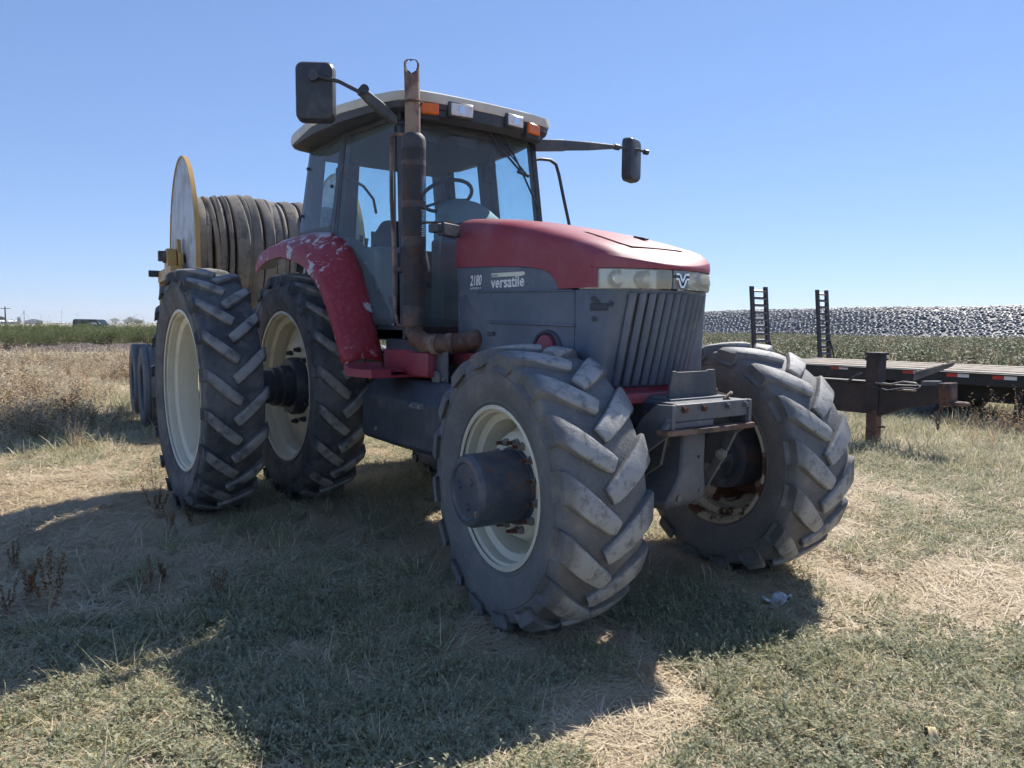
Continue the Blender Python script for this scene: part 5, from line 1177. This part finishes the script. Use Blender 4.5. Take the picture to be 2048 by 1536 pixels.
def stuff(name, label, protos, X, Y, scale, cat='grass', tilt=.12, zoff=0, flat=1.0):
    n = len(X); Zg = gz(X, Y) + zoff; me = bpy.data.meshes.new(name); me.from_pydata(np.stack([X, Y, Zg], -1).tolist(), [], [])
    rot = np.stack([U(-tilt, tilt, n), U(-tilt, tilt, n), U(0, 6.283, n)], -1); sc = np.stack([scale, scale, scale * flat * U(.8, 1.2, n)], -1)
    for nm, typ, dat in (('rot', 'FLOAT_VECTOR', rot), ('scl', 'FLOAT_VECTOR', sc)):
        at_ = me.attributes.new(nm, typ, 'POINT'); at_.data.foreach_set('vector', dat.astype(np.float32).ravel())
    at_ = me.attributes.new('idx', 'INT', 'POINT'); at_.data.foreach_set('value', rng.integers(0, len(protos), n).astype(np.int32))
    o = link(name, me, kind='stuff', label=label, category=cat)
    t = bpy.data.node_groups.new(name, 'GeometryNodeTree'); t.interface.new_socket('Geometry', in_out='INPUT', socket_type='NodeSocketGeometry'); t.interface.new_socket('Geometry', in_out='OUTPUT', socket_type='NodeSocketGeometry')
    gi = t.nodes.new('NodeGroupInput'); go = t.nodes.new('NodeGroupOutput'); ip = t.nodes.new('GeometryNodeInstanceOnPoints'); jn = t.nodes.new('GeometryNodeJoinGeometry')
    for k, pm in enumerate(protos):
        po = bpy.data.objects.new(name + '_sprig', pm); oi = t.nodes.new('GeometryNodeObjectInfo'); oi.inputs['Object'].default_value = po; oi.inputs['As Instance'].default_value = True
        t.links.new(oi.outputs['Geometry'], jn.inputs[0])
    t.links.new(gi.outputs[0], ip.inputs['Points']); t.links.new(jn.outputs[0], ip.inputs['Instance']); ip.inputs['Pick Instance'].default_value = True
    for nm, typ, sock in (('idx', 'INT', 'Instance Index'), ('rot', 'FLOAT_VECTOR', 'Rotation'), ('scl', 'FLOAT_VECTOR', 'Scale')):
        na_ = t.nodes.new('GeometryNodeInputNamedAttribute'); na_.data_type = typ; na_.inputs['Name'].default_value = nm
        so_ = [s for s in na_.outputs if s.enabled][0]
        t.links.new(so_, ip.inputs[sock])
    t.links.new(ip.outputs[0], go.inputs[0]); md = o.modifiers.new('scatter', 'NODES'); md.node_group = t; return o
def wedge(n, d0, d1, a0=-50, a1=50, power=1.0):
    """random ground points in a sector before the camera; a in degrees, + to the right"""
    d = (d0 ** (2 * power) + U(0, 1, n) * (d1 ** (2 * power) - d0 ** (2 * power))) ** (1 / (2 * power)); a_ = np.radians(U(a0, a1, n)); f = CF[:2] / np.linalg.norm(CF[:2]); r_ = CR[:2] / np.linalg.norm(CR[:2])
    q = CP[:2] + d[:, None] * (np.cos(a_)[:, None] * f + np.sin(a_)[:, None] * r_); return q[:, 0], q[:, 1], d
def clear_of(X, Y):   # keep out of tyre contact patches
    ok = np.ones(len(X), bool)
    for cx, cy, hx, hy in [(L, -.67, .28, .26), (3.06, .92, .28, .26)] + [(0, s * v, .34, .22) for s in (-1, 1) for v in (.726, 1.5)]: ok &= ~((np.abs(X - cx) < hx) & (np.abs(Y - cy) < hy))
    return ok
def cover(X, Y):   # 0 dry straw .. 1 green weeds
    g = .55 * vnoise(X, Y, 1.9, 11) + .45 * vnoise(X, Y, .6, 12)
    r_ = (X - CP[0]) * CR[0] + (Y - CP[1]) * CR[1]
    return g - .10 * smooth(.8, 3, r_) 
def bare(X, Y): return .6 * vnoise(X, Y, 1.3, 21) + .4 * vnoise(X, Y, .45, 22) + .10 * np.exp(-((X - .9) / 1.5) ** 2 - ((Y + 2.2) / 1.3) ** 2)   # wheel-worn strip beside the tractor
KN = [p_knot() for _ in range(4)]; KG = [p_knot('grass_green', 14, .05, .08) for _ in range(2)]; ST = [p_straw() for _ in range(3)] + [p_straw('straw_pale') for _ in range(2)]
TU = [p_tuft() for _ in range(4)]; TL = [p_tuft('grass_green', 34, (.14, .30), (.3, 1.2), (.003, .006), .04, .45) for _ in range(3)]
# close cover
X, Y, D = wedge(26000, 1.5, 9, power=.62); cv = cover(X, Y); k = clear_of(X, Y) & (cv > .36 + U(-.1, .1, len(X))) & (bare(X, Y) < .63); stuff('ground_weed', 'low grey green creeping weeds covering the ground', KN + KG, X[k], Y[k], U(.55, 1.25, k.sum()), 'weeds')
X, Y, D = wedge(34000, 1.5, 10, power=.62); cv = cover(X, Y); k = clear_of(X, Y) & (cv < .62 + U(-.15, .15, len(X))) & (bare(X, Y) < .86); stuff('dry_straw', 'flattened dry straw and dead grass on the ground', ST, X[k], Y[k], U(.6, 1.3, k.sum()), 'straw', .1)
X, Y, D = wedge(3200, 1.6, 11, power=.7); k = clear_of(X, Y) & (bare(X, Y) < .6) & (cover(X, Y) > .42 + U(-.2, .2, len(X))); stuff('grass_tuft', 'short green grass tufts growing through the straw', TU, X[k], Y[k], U(.5, 1.1, k.sum()), 'grass')
X, Y, D = wedge(1500, 2.2, 16, power=.8); k = clear_of(X, Y) & (vnoise(X, Y, 2.2, 31) > .52); stuff('long_grass', 'longer loose grass clumps with dry blades', TL, X[k], Y[k], U(.6, 1.15, k.sum()), 'grass')
X, Y, D = wedge(15000, 4, 12, power=.9); cv = cover(X, Y); k = clear_of(X, Y) & (bare(X, Y) < .80); stuff('matted_straw', 'matted dead grass further off around the wheels', ST, X[k], Y[k], U(.9, 1.7, k.sum()), 'straw', .1)
X, Y, D = wedge(9000, 4, 12, power=.9); cv = cover(X, Y); k = clear_of(X, Y) & (cv > .40 + U(-.1, .1, len(X))) & (bare(X, Y) < .72); stuff('creeping_weed', 'grey green creeping weeds further off around the wheels', KN + KG + TU[:2], X[k], Y[k], U(.8, 1.5, k.sum()), 'weeds')
def p_clod():
    V, Fc = [], []
    n = 7
    for i in range(4):
        for j in range(n):
            q = 2 * math.pi * j / n; ph = -1.2 + .8 * i; r_ = .02 * U(.7, 1.25); V.append(np.array([r_ * math.cos(q) * math.cos(ph), r_ * math.sin(q) * math.cos(ph), r_ * .7 * math.sin(ph)]))
    for i in range(3):
        for j in range(n): Fc.append((i * n + j, i * n + (j + 1) % n, (i + 1) * n + (j + 1) % n, (i + 1) * n + j))
    Fc.append(tuple(range(3 * n, 4 * n))); return proto([(V, Fc, 'clod')])
weathered('clod', (.30, .235, .175), (.42, .35, .27), (.4, .7), 30, .95, bump=.3)
X, Y, D = wedge(2600, 1.6, 12, power=.7); k = clear_of(X, Y) & (bare(X, Y) > .5); stuff('soil_clod', 'small dry soil clods scattered on the ground', [p_clod() for _ in range(5)], X[k], Y[k], U(.2, 1, k.sum()) ** 2 * 1.1 + .15, 'soil')
# middle distance
X, Y, D = wedge(16000, 9, 32, power=.75); k = vnoise(X, Y, 3, 41) > .22; stuff('meadow_straw', 'dry trampled meadow grass around the machines', [p_straw('straw', 40, .22, (.1, .3)) for _ in range(2)] + [p_straw('straw_pale', 40, .22, (.1, .3)), p_tuft('grass_green', 40, (.12, .3), (.4, 1.3), (.006, .012), .15, .5), p_tuft('grass_green', 40, (.1, .22), (.4, 1.3), (.006, .012), .15, .35)], X[k], Y[k], U(.8, 1.5, k.sum()), 'grass')
X, Y, D = wedge(7000, 8.5, 24, -8, 50, .8); k = (Y > 3.2) & (vnoise(X, Y, 2.4, 51) > .35); stuff('yard_grass', 'knee high grey green grass round the trailers', [p_tuft('weed_leaf', 46, (.08, .24), (.5, 1.4), (.006, .011), .14, .22) for _ in range(2)] + [p_knot('weed_leaf', 30, .2, .26), p_knot('weed_leaf', 30, .2, .3), p_straw('straw', 40, .2, (.1, .25))], X[k], Y[k], U(.6, 1.2, k.sum()), 'grass')
X, Y, D = wedge(13000, 22, 110, -19, 52, .7); stuff('far_grass', 'tall green and brown grass strip before the silage pile', [p_tuft('far_leaf', 60, (.4, .9), (.9, 1.5), (.03, .05), .5, .22), p_tuft('dull_grass', 60, (.3, .8), (.9, 1.5), (.03, .05), .5, .25), p_bush(.8, .5, 120, 'far_leaf', (.08, .18)), p_bush(.7, .5, 120, 'dull_grass', (.08, .18))], X, Y, U(.6, 1.1, len(X)), 'grass')
X, Y, D = wedge(6500, 6.6, 31, -52, -18, .75); k = ~((X > -2.2) & (Y > -2.6)) & ~((np.abs(X + 5.3) < 2.6) & (np.abs(Y - .2) < 1.8)) & (vnoise(X, Y, 1.9, 61) > .34) & ((D > 10) | (U(0, 1, len(X)) < .22))
hs_ = .45 + 1.0 * vnoise(X, Y, 2.6, 62) ** 1.5
stuff('dry_weed_field', 'tangled tan dry weeds along the field edge', [p_dry(.5), p_dry(.6, 'dry_weed', 'straw_pale'), p_dry(.42, 'straw', 'straw_pale'), p_dry(.5, 'pigweed_head', 'dry_weed'), p_dry(.55, 'pigweed_head', 'pigweed_head'), p_dry(.4, 'straw', 'weed_leaf', 9, 12)], X[k], Y[k], (hs_ * U(.7, 1.15, len(X)))[k], 'weeds')
X, Y, D = wedge(2600, 47, 66, -58, -14, 1); k = vnoise(X, Y, 5, 71) > .14; stuff('crop_row', 'dense green crop plants in a strip across the field', [p_bush(1.15), p_bush(1.0), p_bush(1.25, .55, 280)], X[k], Y[k], U(.75, 1.15, k.sum()), 'crop', .08)
X, Y, D = wedge(2500, 66, 190, -58, -14, .6); stuff('far_crop', 'far green crop field reaching to the farm buildings', [p_bush(.8, .9, 160, 'far_leaf', (.12, .26)), p_tuft('straw', 60, (.3, .7), (.9, 1.5), (.05, .09), .8, .6)], X, Y, U(.6, 1.1, len(X)), 'crop', .08)

# single plants one can point at
def plant(name, me, px, py, sc, label, cat, group=None, dep=None):
    p = at(px, py, 2, 0.0); p = at(px, py, 2, float(gz(p[0], p[1]))); z = float(gz(p[0], p[1])); o = link(name, me); o.location = (float(p[0]), float(p[1]), z - .005); o.rotation_euler = (0, 0, random.uniform(0, 6)); o.scale = (sc,) * 3
    o['label'] = label; o['category'] = cat
    if group: o['group'] = group
PG = [p_pig() for _ in range(4)]
for i, (px, py, sc) in enumerate(((55, 1215, .75), (100, 1232, .9), (30, 1150, .65), (300, 1190, .6), (330, 1175, .55), (435, 1200, .5), (315, 1040, .8), (345, 1075, .7), (385, 1060, .6), (20, 1245, .6))):
    lb, gp = (('tall brown seeded pigweed in the shaded clump beside the sunlit grass corner', 'pigweed clump at the shadow edge') if px < 120 else ('brown pigweed standing right before the outer rear dual wheel', 'pigweed before the rear wheel') if py < 1080 else ('short brown pigweed on the bare shaded soil beyond the rosettes', 'pigweed on shaded soil'))
    plant('pigweed', PG[i % 4], px, py, sc, lb, 'weed', gp)
RO_ = [p_rosette() for _ in range(3)]
for i, (px, py, sc) in enumerate(((430, 1238, 1), (400, 1225, .8), (640, 1195, .85), (245, 1128, .8), (60, 1268, .6), (640, 1290, .5))):
    plant('broadleaf_weed', RO_[i % 3], px, py, sc, 'pale broad leaved weed rosette flat on shaded ground', 'weed', 'broadleaf rosettes')
DW = [p_dry(1.0, 'dry_weed', 'dry_weed', 14, 16) for _ in range(3)]
for i, (px, py, sc) in enumerate(((1985, 905, .75), (1945, 890, .6), (2035, 880, .8), (2005, 870, .7), (1905, 868, .4))):
    plant('dry_stalk', DW[i % 3], px, py, sc, 'tall brown dried weed beside the flatbed trailer', 'weed', 'dried weeds by the flatbed')
for i, (px, py, sc) in enumerate(((310, 985, .5), (285, 960, .45), (150, 900, .5), (110, 830, .55), (250, 850, .5))):
    plant('dry_stalk', DW[i % 3], px, py, sc, 'dried branching weed near the rear dual wheel', 'weed', 'dried weeds by the rear wheel')
US = [p_tuft('weed_leaf', 6, (.12, .22), (1.1, 1.5), (.004, .006), .02, 0), p_knot('weed_leaf', 8, .2, .17)]
# far trees
for px, py, dep, w_, h_ in ((231, 637, 900, 9, 13), (255, 639, 950, 12, 11), (262, 634, 930, 9, 14), (273, 638, 960, 10, 11), (280, 640, 940, 7, 9), (4, 634, 640, 4, 6)):
    t = thing('tree', *((('lone far tree just right of the dust behind the van', 'tree', place(px, dep)) if px == 231 else ('small far tree behind the white roofed shed', 'tree', place(px, dep)) if px == 4 else ('far rounded tree in the horizon grove beyond the dust', 'tree', place(px, dep), 0, 'trees in the horizon grove')))); z = zat(px, py, dep)
    b = MB(); b.tube([(0, 0, 0), (.2, 0, z * .3), (.1, .2, z * .7)], [.5, .4, .15], 8); b.build('trunk', 'pole_wood', t)
    V, Fc = [], []
    for _ in range(420):
        q = U(0, 6.28); ph = U(-1, 1); rr = U(.45, 1.0) * (1 + .25 * math.sin(q * 3 + ph * 4)); v = np.array([math.cos(q) * math.sqrt(1 - ph * ph) * w_ / 2, math.sin(q) * math.sqrt(1 - ph * ph) * w_ / 2, ph * z * .38]) * rr + np.array([0, 0, z * .62])
        leaf(V, Fc, v, U(-1, 1, 3), U(-1, 1, 3), U(1.0, 2.0), U(.7, 1.3))
    link('crown', proto([(V, Fc, 'far_leaf')]), t)

# ================================================================== LITTER
def litter(name, px, py, ln, wd, az, mat, label, cat, curl=.3, wav=.01, n=14):
    p = at(px, py, 2, 0.); z = float(gz(p[0], p[1])); b = MB(); secs = []; rr = random.Random(int(px))
    for i in range(n):
        t = i / (n - 1) - .5; w_ = wd * (1 - (2 * abs(t)) ** 2.5 * .85); row = []
        for k in range(6):
            u = k / 5 - .5; row.append((t * ln, u * w_ + curl * ln * t * t, .028 + wav * rr.uniform(-1, 1) + .5 * abs(u) * w_ * .6 + .03 * math.sin(t * 9)))
        secs.append(row)
    b.loft(secs, False, False); o = b.build(name, mat, None, 70, loc=(float(p[0]), float(p[1]), z + .01), rot=(0, 0, az), label=label, category=cat)
    m_ = o.modifiers.new('solid', 'SOLIDIFY'); m_.thickness = .0015
    return o
fa = math.atan2(CR[1], CR[0])
litter('plastic_scrap', 1557, 1196, .20, .10, fa + .35, 'plastic_trash', 'crumpled white plastic scrap lying in front of the left front wheel', 'litter', .08, .012)
litter('corn_husk', 1868, 1475, .22, .032, fa + 1.25, 'husk', 'pale dry corn husk strip on the sunlit grass', 'husk', .35, .006)
litter('dry_leaf', 1442, 1252, .13, .022, fa - .75, 'husk_brown', 'brown dry leaf strip lying in the shadow between front wheels', 'leaf', .1, .004)
litter('dry_leaf', 448, 1290, .09, .03, fa - .2, 'husk', 'curled tan dry leaf left of the shaded bare soil', 'leaf', .2, .006)
litter('dry_leaf', 452, 1312, .08, .022, fa + .7, 'husk', 'thin tan dry leaf strip just below the curled one', 'leaf', .2, .006)
litter('wood_chip', 1850, 1049, .12, .03, fa + .05, 'husk_brown', 'orange brown wood chip on the sunlit grass', 'litter', .0, .004)

# ================================================================== DUST BEHIND THE VAN
a = NT('dust_air'); a.t.nodes.remove(a.b); pv = a.n('ShaderNodeVolumePrincipled'); pv.inputs['Color'].default_value = (.86, .84, .80, 1); pv.inputs['Anisotropy'].default_value = .3
tc = a.n('ShaderNodeTexCoord'); nz = a.noise(1.6, 3, .6, tc.outputs['Object']); ln_ = a.n('ShaderNodeVectorMath', operation='LENGTH'); a.l(tc.outputs['Object'], ln_.inputs[0])
fall = a.math('SUBTRACT', 1, a.ramp(ln_.outputs['Value'], .25, 1.0)); a.l(a.math('MULTIPLY', a.math('MULTIPLY', fall, a.ramp(nz, .35, .7)), .16), pv.inputs['Density'])
a.l(pv.outputs[0], a.o.inputs['Volume']); MAT['dust_air'] = a.m
for px, py, dep, sx, sz in ((262, 644, 150, 9.5, 2.6), (225, 645, 135, 5.0, 1.6)):
    b = MB(); b.lathe([(math.sin(q) , math.cos(q)) for q in np.linspace(-math.pi / 2, math.pi / 2, 13)], 24)
    p = atd(px, py, dep); b.build('dust_cloud', 'dust_air', None, 60, loc=(float(p[0]), float(p[1]), max(float(p[2]), sz * .7)), rot=(0, 0, math.atan2(CR[1], CR[0])), kind='stuff', label='pale dust hanging in the air behind the van', category='dust').scale = (sx, 3.0, sz)

hz = NT('haze_air'); hz.t.nodes.remove(hz.b); pv = hz.n('ShaderNodeVolumePrincipled'); pv.inputs['Color'].default_value = (.93, .95, 1.0, 1); pv.inputs['Density'].default_value = 1e-4; pv.inputs['Anisotropy'].default_value = .2
hz.l(pv.outputs[0], hz.o.inputs['Volume']); MAT['haze_air'] = hz.m
b = MB(); b.box((0, 0, 69), (18600, 18600, 142)); b.build('haze', 'haze_air', None, 0, kind='stuff', label='thin pale haze over the plain', category='haze')
